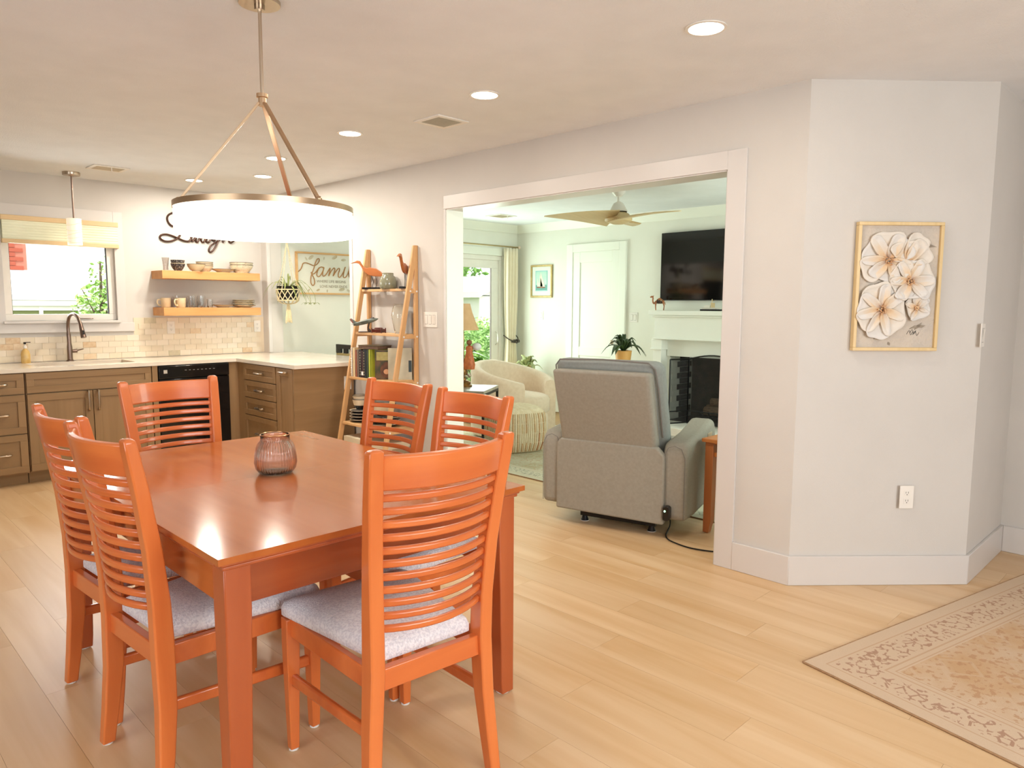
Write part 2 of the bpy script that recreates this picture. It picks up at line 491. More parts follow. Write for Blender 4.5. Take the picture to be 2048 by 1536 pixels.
plain_window('window_4', 1, -2.6, -0.5, 2.5, 0.35, 2.2)

# ---- living room shell
SX0, SX1, SZ = 5.02, 6.80, 2.03
g = G()
g.box(X0 + WT, YL, -0.1, SX0, YL + WT, CZ + .05); g.box(SX1, YL, -0.1, XF + .2, YL + WT, CZ + .05); g.box(SX0, YL, SZ, SX1, YL + WT, CZ + .05)
struct('wall_living', g, WALLL)
FY0, FY1, FZ0, FZ1 = 3.46, 4.585, 0.09, 0.825
g = G()
g.box(XF, 0.9, -0.1, XF + .5, FY0, CZ + .05); g.box(XF, FY1, -0.1, XF + .5, YL + .1, CZ + .05); g.box(XF, FY0, FZ1, XF + .5, FY1, CZ + .05); g.box(XF, FY0, -.1, XF + .5, FY1, FZ0)
struct('wall_fireplace', g, WALLL)
g = G()
g.box(4.3, 0.92, -0.1, 4.6, 1.02, CZ + .05); g.box(6.6, 0.92, -0.1, XF, 1.02, CZ + .05); g.box(4.6, 0.92, -0.1, 6.6, 1.02, 0.6); g.box(4.6, 0.92, 2.15, 6.6, 1.02, CZ + .05)
struct('wall_living_south', g, WALLL)
plain_window('added_window', 1, 0.97, 4.6, 6.6, 0.6, 2.15)  # unseen window, added to go with the living room fill light
# crown moulding (profile extruded along each wall)
cp = [(0, 0), (0.018, 0), (0.03, 0.02), (0.055, 0.055), (0.075, 0.085), (0.085, 0.1), (0, 0.1)]
g = G().loft([[(XF - a, 1.02, CZ - 0.1 + b) for a, b in cp], [(XF - a, YL - a, CZ - 0.1 + b) for a, b in cp]])
struct('trim_10', g, TRIML)
g = G().loft([[(X0 + WT, YL - a, CZ - 0.1 + b) for a, b in cp], [(XF - a, YL - a, CZ - 0.1 + b) for a, b in cp]])
struct('trim_11', g, TRIML)
struct('baseboard_living', bx(X0 + WT, YL - bt, 0, SX0 - .12, YL, 0.13), TRIML)
struct('baseboard_fireplace', bx(XF - bt, 6.13, 0, XF, YL - bt, 0.13), TRIML)

# ---- window_1, kitchen window
w1 = tag(bx(WX0 - 0.055, Y1 - 0.022, WZ0 - 0.1, WX1 + 0.135, Y1, WZ0 - 0.022).build('window_1', TRIM, None, bevel=0.003), kind='structure')
bx(WX1, Y1 - 0.018, WZ0 - 0.03, WX1 + 0.075, Y1, WZ1 + 0.11).build('window_casing', TRIM, w1, bevel=0.002)
bx(WX0 - 0.09, Y1 - 0.018, WZ0 - 0.03, WX0, Y1, WZ1 + 0.11).build('window_casing', TRIM, w1, bevel=0.002)
bx(WX0, Y1 - 0.018, WZ1, WX1, Y1, WZ1 + 0.11).build('window_casing', TRIM, w1, bevel=0.002)
bx(WX0 - .02, Y1 - 0.045, WZ0 - 0.022, WX1 + .02, Y1 + 0.02, WZ0).build('window_sill', TRIM, w1, bevel=0.003)
g = G()
fw = 0.055
g.box(WX0, Y1 + .02, WZ0, WX1, Y1 + .07, WZ0 + fw); g.box(WX0, Y1 + .02, WZ1 - fw, WX1, Y1 + .07, WZ1); g.box(WX0, Y1 + .02, WZ0 + fw, WX0 + fw, Y1 + .07, WZ1 - fw); g.box(WX1 - fw, Y1 + .02, WZ0 + fw, WX1, Y1 + .07, WZ1 - fw)
g.build('window_frame', WHITEP, w1, bevel=0.003)
bx(WX0 + fw, Y1 + .04, WZ0 + fw, WX1 - fw, Y1 + .046, WZ1 - fw).build('pane', PANE, w1)
bx(WX0 + fw - .004, Y1 + .03, WZ0 + fw - .004, WX0 + fw + .004, Y1 + .055, WZ1 - fw).build('gasket', SLOT, w1)
bx(WX1 - fw - .004, Y1 + .03, WZ0 + fw - .004, WX1 - fw + .004, Y1 + .055, WZ1 - fw).build('gasket', SLOT, w1)
crank = bx(1.80, Y1 - 0.005, WZ0 + 0.012, 1.91, Y1 + 0.012, WZ0 + 0.02).build('crank_handle', BRONZE, w1, bevel=0.003)

# ---- door_1, sliding patio door
D1 = G()
D1.box(SX0, YL + .0, SZ - 0.06, SX1, YL + .1, SZ); D1.box(SX1 - 0.05, YL + .0, 0, SX1, YL + .1, SZ - .06); D1.box(SX0, YL + .0, 0, SX0 + .05, YL + .1, SZ - .06); D1.box(SX0 + .05, YL, 0, SX1 - .05, YL + .1, 0.03)
d1 = struct('door_1', D1, WHITEP, bevel=0.003)
def sash(x0, x1, y):
    g = G(); w = 0.125
    g.box(x0, y, 0.03, x1, y + .035, 0.03 + w); g.box(x0, y, SZ - .06 - w + .02, x1, y + .035, SZ - .06); g.box(x0, y, .03 + w, x0 + w, y + .035, SZ - .04 - w); g.box(x1 - w, y, .03 + w, x1, y + .035, SZ - .04 - w)
    s = g.build('sash', WHITEP, d1, bevel=0.003)
    bx(x0 + w, y + .012, .03 + w, x1 - w, y + .018, SZ - .04 - w).build('pane', PANE, s)
    return s
sa = sash(5.93, SX1 - .05, YL + .012); sash(SX0 + .05, 6.0, YL + .055)
G().tube(spline([(6.70, YL + .01, 0.86), (6.70, YL - .025, 0.89), (6.70, YL - .032, 0.95), (6.70, YL - .025, 1.01), (6.70, YL + .01, 1.04)], 4), 0.008, 6).build('door_handle', WHITEP, sa, smooth=True)
bx(SX0 - .09, YL - .018, SZ, SX1 + .09, YL, SZ + .1).build('door_casing', TRIML, d1, bevel=0.003)
bx(SX1, YL - .018, 0, SX1 + .09, YL, SZ).build('door_casing', TRIML, d1, bevel=0.003)
bx(SX0 - .09, YL - .018, 0, SX0, YL, SZ).build('door_casing', TRIML, d1, bevel=0.003)

# ---- door_2, white interior door on the fireplace wall
DY0, DY1, DZ = 5.30, 6.02, 2.045
d2 = struct('door_2', bx(XF - 0.008, DY0, 0.01, XF, DY1, DZ), TRIML)
def stile(y0, y1, z0, z1): bx(XF - 0.02, y0, z0, XF - .008, y1, z1).build('door_rail', TRIML, d2, bevel=0.003)
stile(DY0, DY0 + .11, .01, DZ); stile(DY1 - .11, DY1, .01, DZ); stile(DY0 + .11, DY1 - .11, DZ - .13, DZ); stile(DY0 + .11, DY1 - .11, 0.76, 0.87); stile(DY0 + .11, DY1 - .11, .01, .2)
bx(XF - .03, DY0 - .1, 0, XF, DY0, DZ + .1).build('door_casing', TRIML, d2, bevel=0.004)
bx(XF - .03, DY1, 0, XF, DY1 + .1, DZ + .1).build('door_casing', TRIML, d2, bevel=0.004)
bx(XF - .03, DY0, DZ, XF, DY1, DZ + .1).build('door_casing', TRIML, d2, bevel=0.004)
G().ball((XF - .06, DY0 + .06, .95), .027).build('door_knob', NICKEL, d2, smooth=True)
# ================================================================ dining table
TX0, TX1, TY0, TY1 = 0.711, 1.793, 1.733, 3.267
tb = thing('dining_table', 'rectangular cherry wood dining table with glossy top and square legs', 'table', ((TX0 + TX1) / 2, (TY0 + TY1) / 2, 0))
ym = 2.50
bx(TX0, TY0, .742, TX1, ym - .0002, .76).build('tabletop', TABLE, tb, bevel=0.0004, world=True)
bx(TX0, ym + .0002, .742, TX1, TY1, .76).build('tabletop', TABLE, tb, bevel=0.0004, world=True)
def ring(x0, y0, x1, y1, w, z0, z1):
    g = G(); g.box(x0, y0, z0, x1, y0 + w, z1); g.box(x0, y1 - w, z0, x1, y1, z1); g.box(x0, y0 + w, z0, x0 + w, y1 - w, z1); g.box(x1 - w, y0 + w, z0, x1, y1 - w, z1)
    return g
g = ring(TX0 + .012, TY0 + .012, TX1 - .012, TY1 - .012, .05, .731, .742)
ring(TX0 + .018, TY0 + .018, TX1 - .018, TY1 - .018, .05, .722, .731)
g.build('top_moulding', TABLEZ, tb, bevel=0.004, world=True)
ring(TX0 + .018, TY0 + .018, TX1 - .018, TY1 - .018, .05, .720, .731).build('top_moulding', TABLEZ, tb, bevel=0.003, world=True)
i0, i1 = 0.033, 0.053
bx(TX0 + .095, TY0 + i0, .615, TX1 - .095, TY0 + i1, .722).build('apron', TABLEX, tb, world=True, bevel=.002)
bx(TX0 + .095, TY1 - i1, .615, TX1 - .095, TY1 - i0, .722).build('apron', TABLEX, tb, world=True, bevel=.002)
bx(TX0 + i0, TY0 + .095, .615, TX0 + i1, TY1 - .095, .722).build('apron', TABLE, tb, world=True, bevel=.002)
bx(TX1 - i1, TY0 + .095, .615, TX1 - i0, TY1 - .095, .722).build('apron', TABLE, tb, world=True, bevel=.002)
for sx in (0, 1):
    for sy in (0, 1):
        lx0 = TX0 + .024 if sx == 0 else TX1 - .024
        ly0 = TY0 + .027 if sy == 0 else TY1 - .027
        dx = 1 if sx == 0 else -1; dy = 1 if sy == 0 else -1
        def sec(z, w): return [(lx0, ly0, z), (lx0 + dx * w, ly0, z), (lx0 + dx * w, ly0 + dy * w, z), (lx0, ly0 + dy * w, z)]
        l = G().loft([sec(.006, .054), sec(.05, .057), sec(.60, .072), sec(.722, .072)]).build('leg', TABLEZ, tb, bevel=0.004, world=True)
        G().lathe([(.02, 0), (.024, .002), (.024, .006)], 12, (lx0 + dx * .028, ly0 + dy * .028, 0)).build('felt_pad', FELT, l, world=True)

# ================================================================ dining chairs
def make_chair(label):
    r = thing('dining_chair', label, 'chair', (0, 0, 0), 0, 'slat back chairs round the dining table')
    prof = [(0.006, -.026, .203, .017, .019), (.12, -.014, .196, .019, .022), (.26, -.002, .186, .02, .026), (.43, .0, .177, .021, .028), (.56, -.004, .179, .021, .026), (.72, -.02, .187, .021, .022), (.88, -.046, .198, .021, .019), (1.0, -.07, .206, .021, .017), (1.03, -.076, .208, .020, .015), (1.037, -.077, .208, .013, .011)]
    def yat(z):
        for a, b in zip(prof, prof[1:]):
            if a[0] <= z <= b[0]:
                t = (z - a[0]) / (b[0] - a[0]); return a[1] + (b[1] - a[1]) * t, a[2] + (b[2] - a[2]) * t
        return prof[-1][1], prof[-1][2]
    for s in (-1, 1):
        secs = [[(s * x - w, y - d, z), (s * x + w, y - d, z), (s * x + w, y + d, z), (s * x - w, y + d, z)] for z, y, x, w, d in prof]
        l = G().loft(secs).build('rear_leg', CHAIR, r, bevel=0.005, angle=30)
        G().lathe([(.012, 0), (.016, .002), (.016, .007)], 10, (s * .203, -.026, 0)).build('felt_pad', FELT, l)
        secs = [[(s * .204 - w, .462 - w, z), (s * .204 + w, .462 - w, z), (s * .204 + w, .462 + w, z), (s * .204 - w, .462 + w, z)] for z, w in ((.007, .014), (.1, .016), (.34, .021), (.432, .021))]
        l = G().loft(secs).build('front_leg', CHAIR, r, bevel=0.003)
        G().lathe([(.011, 0), (.015, .002), (.015, .008)], 10, (s * .204, .462, 0)).build('felt_pad', FELT, l)
        G().sweep([(s * .176, .012, .405), (s * .2, .45, .405)], .022, .06).build('side_rail', CHAIRX, r, bevel=.003)
        G().sweep([(s * .188, .0, .262), (s * .203, .455, .235)], .018, .036).build('stretcher', CHAIRX, r, bevel=.006)
    bx(-.165, -.013, .375, .165, .013, .436).build('rear_rail', CHAIRX, r, bevel=.003)
    bx(-.19, .452, .375, .19, .474, .434).build('front_rail', CHAIRX, r, bevel=.003)
    def bowed(z, bow, h, d, tilt=0):
        y, x = yat(z); x -= .016
        n = 10
        path = [(-x + 2 * x * i / n, y - .002 - bow * (1 - ((2 * i / n - 1) ** 2)), z) for i in range(n + 1)]
        return G().sweep(path, d, h, up=(0, -.18, 1))
    bowed(.975, .048, .092, .020).build('top_rail', CHAIRX, r, bevel=.005, angle=30)
    for k in range(11):
        z = .908 - k * .0362
        bowed(z, .048, .0205, .014).build('slat', CHAIRX, r, bevel=.005, angle=30)
    # upholstered seat
    g = G()
    def sq(t, hw0, hw1, y0, y1, z, n=8):
        pts = []
        for (a, b) in ((-1, -1), (1, -1), (1, 1), (-1, 1)):
            pass
        return pts
    def outline(inset, z):
        y0, y1 = .017 + inset, .492 - inset
        b, f_ = .152 - inset, .232 - inset
        c = .035
        pts = []
        corners = [(-b, y0, .012), (b, y0, .012), (f_, y1, c), (-f_, y1, c)]
        for i, (x, y, rr) in enumerate(corners):
            px, py, _ = corners[i - 1]; nx, ny, _ = corners[(i + 1) % 4]
            d0 = Vector((px - x, py - y, 0)).normalized(); d1 = Vector((nx - x, ny - y, 0)).normalized(); P = Vector((x, y, z))
            for k in range(5):
                t = k / 4
                q = (P + d0 * rr) * (1 - t) ** 2 + P * 2 * t * (1 - t) + (P + d1 * rr) * t ** 2
                pts.append((q.x, q.y, z))
        return pts
    g.loft([outline(.012, .434), outline(.0, .442), outline(.0, .462), outline(.006, .478), outline(.03, .492), outline(.09, .501), outline(.13, .503)])
    g.build('seat', SEAT, r, smooth=True, angle=60)
    return r
ch = make_chair('slat back chair at the near end of the table, its back toward the front')
CH = [(1.20, 1.52, -4.5, None),
      (.668, 2.235, -86, 'slat back chair on the sink side of the table, nearer of the two there'),
      (.69, 2.735, -86, 'slat back chair on the sink side of the table, farther of the two there'),
      (1.26, 3.455, 184, 'slat back chair at the far end of the table in front of the dishwasher'),
      (1.92, 2.745, 92, 'slat back chair on the wide doorway side, in front of the ladder shelf'),
      (1.895, 2.20, 88, 'slat back chair on the wide doorway side, in front of the cream pouf')]
for i, (x, y, a, lb) in enumerate(CH):
    o = ch if i == 0 else copy_tree(ch)
    o.location = (x, y, 0); o.rotation_euler = (0, 0, rad(a))
    if lb: o['label'] = lb

# ribbed candle jar on the table
jr = thing('candle_jar', 'squat ribbed smoky glass jar standing on the dining table', 'jar', (1.257, 2.505, .7605))
pr = [(.040, .0), (.058, .003), (.071, .02), (.0755, .042), (.073, .072), (.068, .098), (.062, .112), (.055, .120), (.053, .124)]
G().loft([[((r * (1 + .022 * math.cos(44 * 2 * PI * j / 220))) * math.cos(2 * PI * j / 220), (r * (1 + .022 * math.cos(44 * 2 * PI * j / 220))) * math.sin(2 * PI * j / 220), z) for j in range(220)] for r, z in pr] +
         [[(r * math.cos(2 * PI * j / 220), r * math.sin(2 * PI * j / 220), z) for j in range(220)] for r, z in ((.0525, .126), (.0525, .144), (.051, .146), (.0495, .144), (.0495, .126), (.052, .119), (.059, .11), (.065, .096), (.070, .072), (.0725, .042), (.068, .021), (.055, .008), (.02, .006))]).build('jar_body', SMOKE, jr, smooth=True, angle=60)
G().loft([[(r * math.cos(2 * PI * j / 48), r * math.sin(2 * PI * j / 48), z) for j in range(48)] for r, z in ((.0500, .1435), (.0528, .1440), (.0535, .1462), (.0515, .1478), (.0497, .1462))], cap=False).build('rim', M('gilt_rim', S(190, 150, 110), .25, metal=.8), jr, smooth=True)

# ================================================================ ring pendant over the table
LCX, LCY = 1.26, 2.53
rp = thing('ring_pendant', 'large lit ring pendant on three arms above the dining table', 'ceiling light', (LCX, LCY, CZ))
def ann(r0, r1, z0, z1, n=64):
    return G().loft([[(LCX + r * math.cos(2 * PI * j / n), LCY + r * math.sin(2 * PI * j / n), z) for j in range(n)] for r, z in ((r1, z0), (r1, z1), (r0, z1), (r0, z0), (r1, z0))], cap=False)
RZ = 1.632
ann(.215, .306, RZ, RZ + .084).build('diffuser', LAMPW, rp, smooth=True, world=True, bevel=0.006)
NICKW = M('warm_nickel', S(206, 178, 146), 0.3, metal=1.0, scale=30)
ann(.212, .309, RZ + .084, RZ + .104).build('ring_band', NICKW, rp, smooth=True, world=True)
G().lathe([(.0, .0), (.014, .0), (.014, .028), (.020, .03), (.020, .042), (.006, .044)], 20, (LCX, LCY, 2.085)).build('hub', NICKW, rp, smooth=True, world=True)
G().tube([(LCX, LCY, 2.12), (LCX, LCY, 2.42)], .0062, 10).build('stem', NICKEL, rp, smooth=True, world=True)
G().lathe([(.0, -.03), (.018, -.03), (.018, -.012), (.07, -.012), (.072, -.009), (.072, 0)], 36, (LCX, LCY, CZ)).build('canopy', NICKEL, rp, smooth=True, world=True)
v = Vector((.685, .72, 0)).normalized(); u_ = Vector((.72, -.685, 0)).normalized()
for a in (6, 126, 246):
    dr = v * math.cos(rad(a)) + u_ * math.sin(rad(a))
    p0 = Vector((LCX, LCY, 2.095)) + dr * .012; p1 = Vector((LCX, LCY, RZ + .107)) + dr * .285
    G().sweep([p0, p1], .016, .008, up=(p1 - p0).cross(Vector((0, 0, 1)).cross(dr)).normalized()).build('arm', NICKW, rp, world=True, bevel=.001)
    q = Vector((LCX, LCY, RZ + .108)) + dr * .287
    G().ball(q, .011, 8, 6).build('knuckle', NICKW, rp, world=True, smooth=True)

# mini pendant over the sink
MPX, MPY = 1.735, 6.83
mp_ = thing('mini_pendant', 'small lit glass cylinder pendant hanging in front of the kitchen window', 'ceiling light', (MPX, MPY, CZ))
G().lathe([(.0, -.03), (.02, -.03), (.022, -.026), (.062, -.026), (.064, -.022), (.064, 0)], 24, (MPX, MPY, CZ)).build('canopy', NICKEL, mp_, smooth=True, world=True)
G().tube([(MPX, MPY, 2.07), (MPX, MPY, 2.42)], .0065, 8).build('stem', BRONZE, mp_, smooth=True, world=True)
G().lathe([(.0, .0), (.024, .0), (.026, .03), (.02, .045), (.0, .047)], 16, (MPX, MPY, 2.028)).build('socket', BRONZE, mp_, smooth=True, world=True)
FROST = emis('frosted_shade', (1.0, .88, .68, 1), .5)
sh = G().loft([[(MPX + r * math.cos(2 * PI * j / 28), MPY + r * math.sin(2 * PI * j / 28), z) for j in range(28)] for r, z in ((.052, 1.858), (.054, 1.86), (.054, 2.07), (.050, 2.07), (.050, 1.862), (.052, 1.858))], cap=False).build('shade', FROST, mp_, smooth=True, world=True)
for k, (za, tw_) in enumerate(((1.89, .2), (1.925, .9), (1.95, 1.7), (1.985, .5), (2.03, 1.2))):
    G().tube([(MPX + .0545 * math.cos(t), MPY + .0545 * math.sin(t), za + .018 * math.sin(t + tw_)) for t in [2 * PI * i / 24 for i in range(25)]], .0009, 4).build('glass_thread', M('amber_thread_%d' % k, S(190, 140, 70), .4), sh, world=True)
G().ball((MPX, MPY, 1.965), .026, 12, 8, (1, 1, 1.2)).build('bulb', emis('bulb_glow', (1, .9, .72, 1), 25), mp_, smooth=True, world=True)

# recessed lights in the ceiling
RL = [(2.564, 1.538, 'recessed ceiling light nearest the angled wall'), (2.58, 2.796, 'recessed ceiling light beside the square ceiling vent over the dining side'),
      (2.563, 4.005, 'recessed ceiling light in the middle of the row, beyond the large vent'), (2.615, 5.067, 'recessed ceiling light seen just right of the pendant centre arm'),
      (2.898, 5.848, 'recessed ceiling light over the corner where the counters meet'), (2.578, 6.47, 'recessed ceiling light above the dishwasher, seen left of the pendant arm')]
base = None
for i, (x, y, lb) in enumerate(RL):
    if base is None:
        base = thing('recessed_light', lb, 'ceiling light', (x, y, CZ), 0, 'recessed lights in the ceiling')
        G().loft([[(r * math.cos(2 * PI * j / 32), r * math.sin(2 * PI * j / 32), z) for j in range(32)] for r, z in ((.072, 0), (.078, -.001), (.078, -.005), (.066, -.006), (.066, 0))], cap=False).build('trim_ring', WHITEP, base, smooth=True)
        G().lathe([(.0, -.003), (.066, -.003), (.066, -.001), (.0, -.001)], 32).build('lens', LEDW, base)
        o = base
    else:
        o = copy_tree(base); o.location = (x, y, CZ); o['label'] = lb
    l = light('recessed_lamp', 'AREA', (x, y, CZ - .012), 8 if y < 4.5 else 17, (1.0, .91, .79), size=.12)
    l.data.shape = 'DISK'

# ceiling vents
def vent(x, y, w, h, label, n=12, knob=False):
    v_ = thing('ceiling_vent', label, 'vent', (x, y, CZ), 0, 'air vents in the ceilings')
    g = ring(-w / 2 - .03, -h / 2 - .03, w / 2 + .03, h / 2 + .03, .03, -.008, 0)
    g.build('vent_frame', WHITEP, v_, bevel=.003)
    bx(-w / 2, -h / 2, -.0015, w / 2, h / 2, -.0005).build('vent_back', SLOT, v_)
    for k in range(n):
        yy = -h / 2 + h * (k + .5) / n
        G().sweep([(-w / 2, yy, -.005), (w / 2, yy, -.005)], .003, h / n * .75, up=(0, .8, .5)).build('slat', M('vent_slat', S(200, 190, 168), .5) if 'vent_slat' not in bpy.data.materials else bpy.data.materials['vent_slat'], v_)
    if knob: G().tube([(0, -h / 2 - .005, -.005), (0, -h / 2 - .01, -.04)], .004, 6).build('lever', WHITEP, v_)
vent(2.77, 3.37, .17, .17, 'white ceiling vent over the dining side of the room')
vent(1.885, 6.40, .2, .16, 'white ceiling vent over the kitchen sink run', knob=True)
vent(6.12, 6.34, .22, .2, 'white ceiling vent in the living room', knob=True)

# ================================================================ kitchen
CF = 6.47       # cabinet front plane
HK = 0.893
def shaker(parent, name, x0, x1, z0, z1, w=.055, depth=.02, org=None, face='y', c=CF, drawer=False):
    """frame and recessed panel front; face 'y' looks toward -Y at y=c, face 'x' looks toward -X at x=c"""
    def B(a0, d0, b0, a1, d1, b1):
        return bx(a0, c + d0, b0, a1, c + d1, b1) if face == 'y' else bx(c + d0, a0, b0, c + d1, a1, b1)
    p = B(x0 + w - .004, -depth + .009, z0 + w - .004, x1 - w + .004, 0, z1 - w + .004).build(name, CABX if drawer else CAB, parent, world=True)
    for (a, b, q, s, m) in ((x0, x1, z1 - w, z1, CABX), (x0, x1, z0, z0 + w, CABX), (x0, x0 + w, z0 + w, z1 - w, CAB), (x1 - w, x1, z0 + w, z1 - w, CAB)):
        B(a, -depth, q, b, 0, s).build('front_rail', m, p, world=True, bevel=.0015)
    return p
def pull(parent, a, z, vertical, face='y', c=CF - .02, L=.15):
    n = Vector((0, -1, 0)) if face == 'y' else Vector((-1, 0, 0))
    t = Vector((0, 0, 1)) if vertical else (Vector((1, 0, 0)) if face == 'y' else Vector((0, 1, 0)))
    p = Vector((a, c, z)) if face == 'y' else Vector((c, a, z))
    path = [p - t * L / 2, p - t * L / 2 + n * .022, p - t * L * .3 + n * .03, p + t * L * .3 + n * .03, p + t * L / 2 + n * .022, p + t * L / 2]
    G().tube(spline(path, 3), .0085, 8).build('handle', NICKEL, parent, world=True, smooth=True)
def cabinet(name, label, x0, x1):
    r = thing(name, label, 'cabinet', ((x0 + x1) / 2, CF, 0), 0, 'base cabinets along the sink wall')
    bx(x0 + .001, CF + .001, .09, x1 - .001, Y1 - .005, .862).build('carcass', CAB, r, world=True)
    bx(x0 + .001, CF + .07, .0, x1 - .001, CF + .09, .089).build('toe_kick', CABX, r, world=True)
    return r
c1 = cabinet('drawer_cabinet', 'brown wooden base cabinet with three drawers left of the sink cabinet', .78, 1.247)
for (z0, z1) in ((.702, .855), (.402, .694), (.102, .394)):
    p = shaker(c1, 'drawer', .785, 1.242, z0, z1, w=.05, drawer=True)
    pull(p, 1.06, (z0 + z1) / 2, False, L=.13)
c2 = cabinet('sink_cabinet', 'brown wooden sink base cabinet with two doors below the window', 1.25, 2.155)
shaker(c2, 'false_drawer', 1.256, 2.149, .702, .855, w=.05, drawer=True)
p = shaker(c2, 'door', 1.256, 1.7, .102, .694); pull(p, 1.667, .615, True)
p = shaker(c2, 'door', 1.705, 2.149, .102, .694); pull(p, 1.738, .615, True)
bx(2.157, CF - .018, .0, 2.2, CF + .55, .862).build('filler_panel', CAB, c2, world=True)
# dishwasher
dw = thing('dishwasher', 'black built-in dishwasher under the counter beside the sink cabinet', 'dishwasher', (2.505, CF, 0))
bx(2.203, CF + .02, .1, 2.815, Y1 - .02, .862).build('body', BLACKM, dw, world=True)
bx(2.206, CF - .025, .12, 2.812, CF + .019, .742).build('door', BLACKG, dw, world=True, bevel=.006)
cp_ = bx(2.206, CF - .03, .748, 2.812, CF + .019, .856).build('control_panel', BLACKG, dw, world=True, bevel=.006)
bx(2.245, CF - .0316, .792, 2.275, CF - .03, .822).build('badge', M('grey_badge', S(190, 185, 175), .4), cp_, world=True)
for k in range(8):
    bx(2.42 + k * .035, CF - .0312, .81, 2.437 + k * .035, CF - .03, .816).build('button_mark', M('button_mark', S(110, 108, 104), .5) if 'button_mark' not in bpy.data.materials else bpy.data.materials['button_mark'], cp_, world=True)
bx(2.206, CF + .05, .0, 2.812, CF + .07, .1).build('toe_kick', BLACKM, dw, world=True)
# peninsula units, fronts toward the sink side
PX, PY0, PY1, PEN = 2.905, 5.395, 6.40, 5.37
pc = thing('peninsula_cabinet', 'brown wooden peninsula cabinet with four drawers and a pull-out door', 'cabinet', (PX, PY0, 0))
bx(PX + .001, PY0 + .02, .09, 3.44, PY1, .862).build('carcass', CAB, pc, world=True)
bx(2.818, CF - .005, .0, PX + .02, CF + .02, .862).build('filler_panel', CAB, pc, world=True)
bx(PX - .002, PY1 - .06, .09, PX + .02, CF, .862).build('filler_panel', CAB, pc, world=True)
bx(PX - .02, PY0, .0, 3.445, PY0 + .02, .862).build('end_panel', CABX, pc, world=True)
bx(PX + .07, PY0 + .03, .0, PX + .09, PY1, .089).build('toe_kick', CABX, pc, world=True)
zz = [(.715, .855), (.56, .707), (.405, .552), (.102, .397)]
for (z0, z1) in zz:
    p = shaker(pc, 'drawer', 5.72, 6.315, z0, z1, w=.045, face='x', c=PX, drawer=True)
    pull(p, 6.0, (z0 + z1) / 2, False, face='x', c=PX - .02, L=.12)
p = shaker(pc, 'door', 5.425, 5.70, .102, .855, w=.06, face='x', c=PX)
pull(p, 5.56, .825, False, face='x', c=PX - .02, L=.11)
# worktop in one L, with the sink cut out
ct = thing('countertop', 'white quartz worktop running along the window wall and over the peninsula', 'countertop', (2.0, 6.75, HK))
SNX0, SNX1, SNY0, SNY1 = 1.36, 2.08, 6.60, 6.97
g = G(); zt = HK; zb = HK - .03; cf = 6.44
g.box(.78, cf, zb, SNX0, Y1 - .001, zt); g.box(SNX1, cf, zb, 3.465, Y1 - .001, zt); g.box(SNX0, cf, zb, SNX1, SNY0, zt); g.box(SNX0, SNY1, zb, SNX1, Y1 - .001, zt)
g.box(2.878, PEN, zb, 3.462, cf, zt)
g.box(3.462, NY0 + .005, zb, 3.8, NY1 - .005, zt)
g.build('slab', QUARTZ, ct, world=True)
# sink
sk = thing('sink', 'pale undermount sink set into the worktop below the window', 'sink', ((SNX0 + SNX1) / 2, 6.78, zb))
g = ring(SNX0 - .02, SNY0 - .02, SNX1 + .02, SNY1 + .02, .026, zb - .012, zb - .0005)
g.build('rim', M('sink_composite', S(200, 190, 168), .4), sk, world=True)
gb = G(); a0, a1, b0, b1, zq = SNX0 + .004, SNX1 - .004, SNY0 + .004, SNY1 - .004, zb - .2
gb.box(a0 - .01, b0 - .01, zq - .01, a1 + .01, b1 + .01, zq); gb.box(a0 - .01, b0 - .01, zq, a0, b1 + .01, zb - .012); gb.box(a1, b0 - .01, zq, a1 + .01, b1 + .01, zb - .012); gb.box(a0, b0 - .01, zq, a1, b0, zb - .012); gb.box(a0, b1, zq, a1, b1 + .01, zb - .012)
gb.build('basin', bpy.data.materials['sink_composite'], sk, world=True)
# faucet with pull-down head
fc = thing('kitchen_faucet', 'brushed metal pull-down faucet arching over the sink', 'faucet', (1.685, 7.02, HK))
FX, FY = 1.695, 7.02
G().lathe([(.0, 0), (.028, 0), (.028, .008), (.021, .014), (.02, .02), (.0, .02)], 20, (FX, FY, HK)).build('base', BRONZE, fc, smooth=True, world=True)
path = [(FX, FY, HK + .01), (FX, FY, HK + .18), (FX - .002, FY, HK + .30), (FX + .004, FY - .03, HK + .375), (FX + .02, FY - .09, HK + .40), (FX + .036, FY - .15, HK + .375), (FX + .046, FY - .185, HK + .315)]
G().tube(spline(path, 6), [.021] * 5 + [.0165] * 4 + [.0135] * 28, 12).build('spout', BRONZE, fc, smooth=True, world=True)
hd = G().tube([(FX + .045, FY - .184, HK + .325), (FX + .051, FY - .20, HK + .26), (FX + .057, FY - .212, HK + .205)], [.014, .018, .022], 14).build('spray_head', BRONZE, fc, smooth=True, world=True)
bx(FX + .046, FY - .229, HK + .232, FX + .060, FY - .217, HK + .266).build('spray_button', SLOT, hd, world=True)
lv = G().tube([(FX + .018, FY, HK + .085), (FX + .055, FY, HK + .085)], .016, 12).build('lever_hub', BRONZE, fc, smooth=True, world=True)
G().tube([(FX + .052, FY, HK + .088), (FX + .1, FY - .02, HK + .102)], [.006, .004], 8).build('lever', BRONZE, lv, smooth=True, world=True)
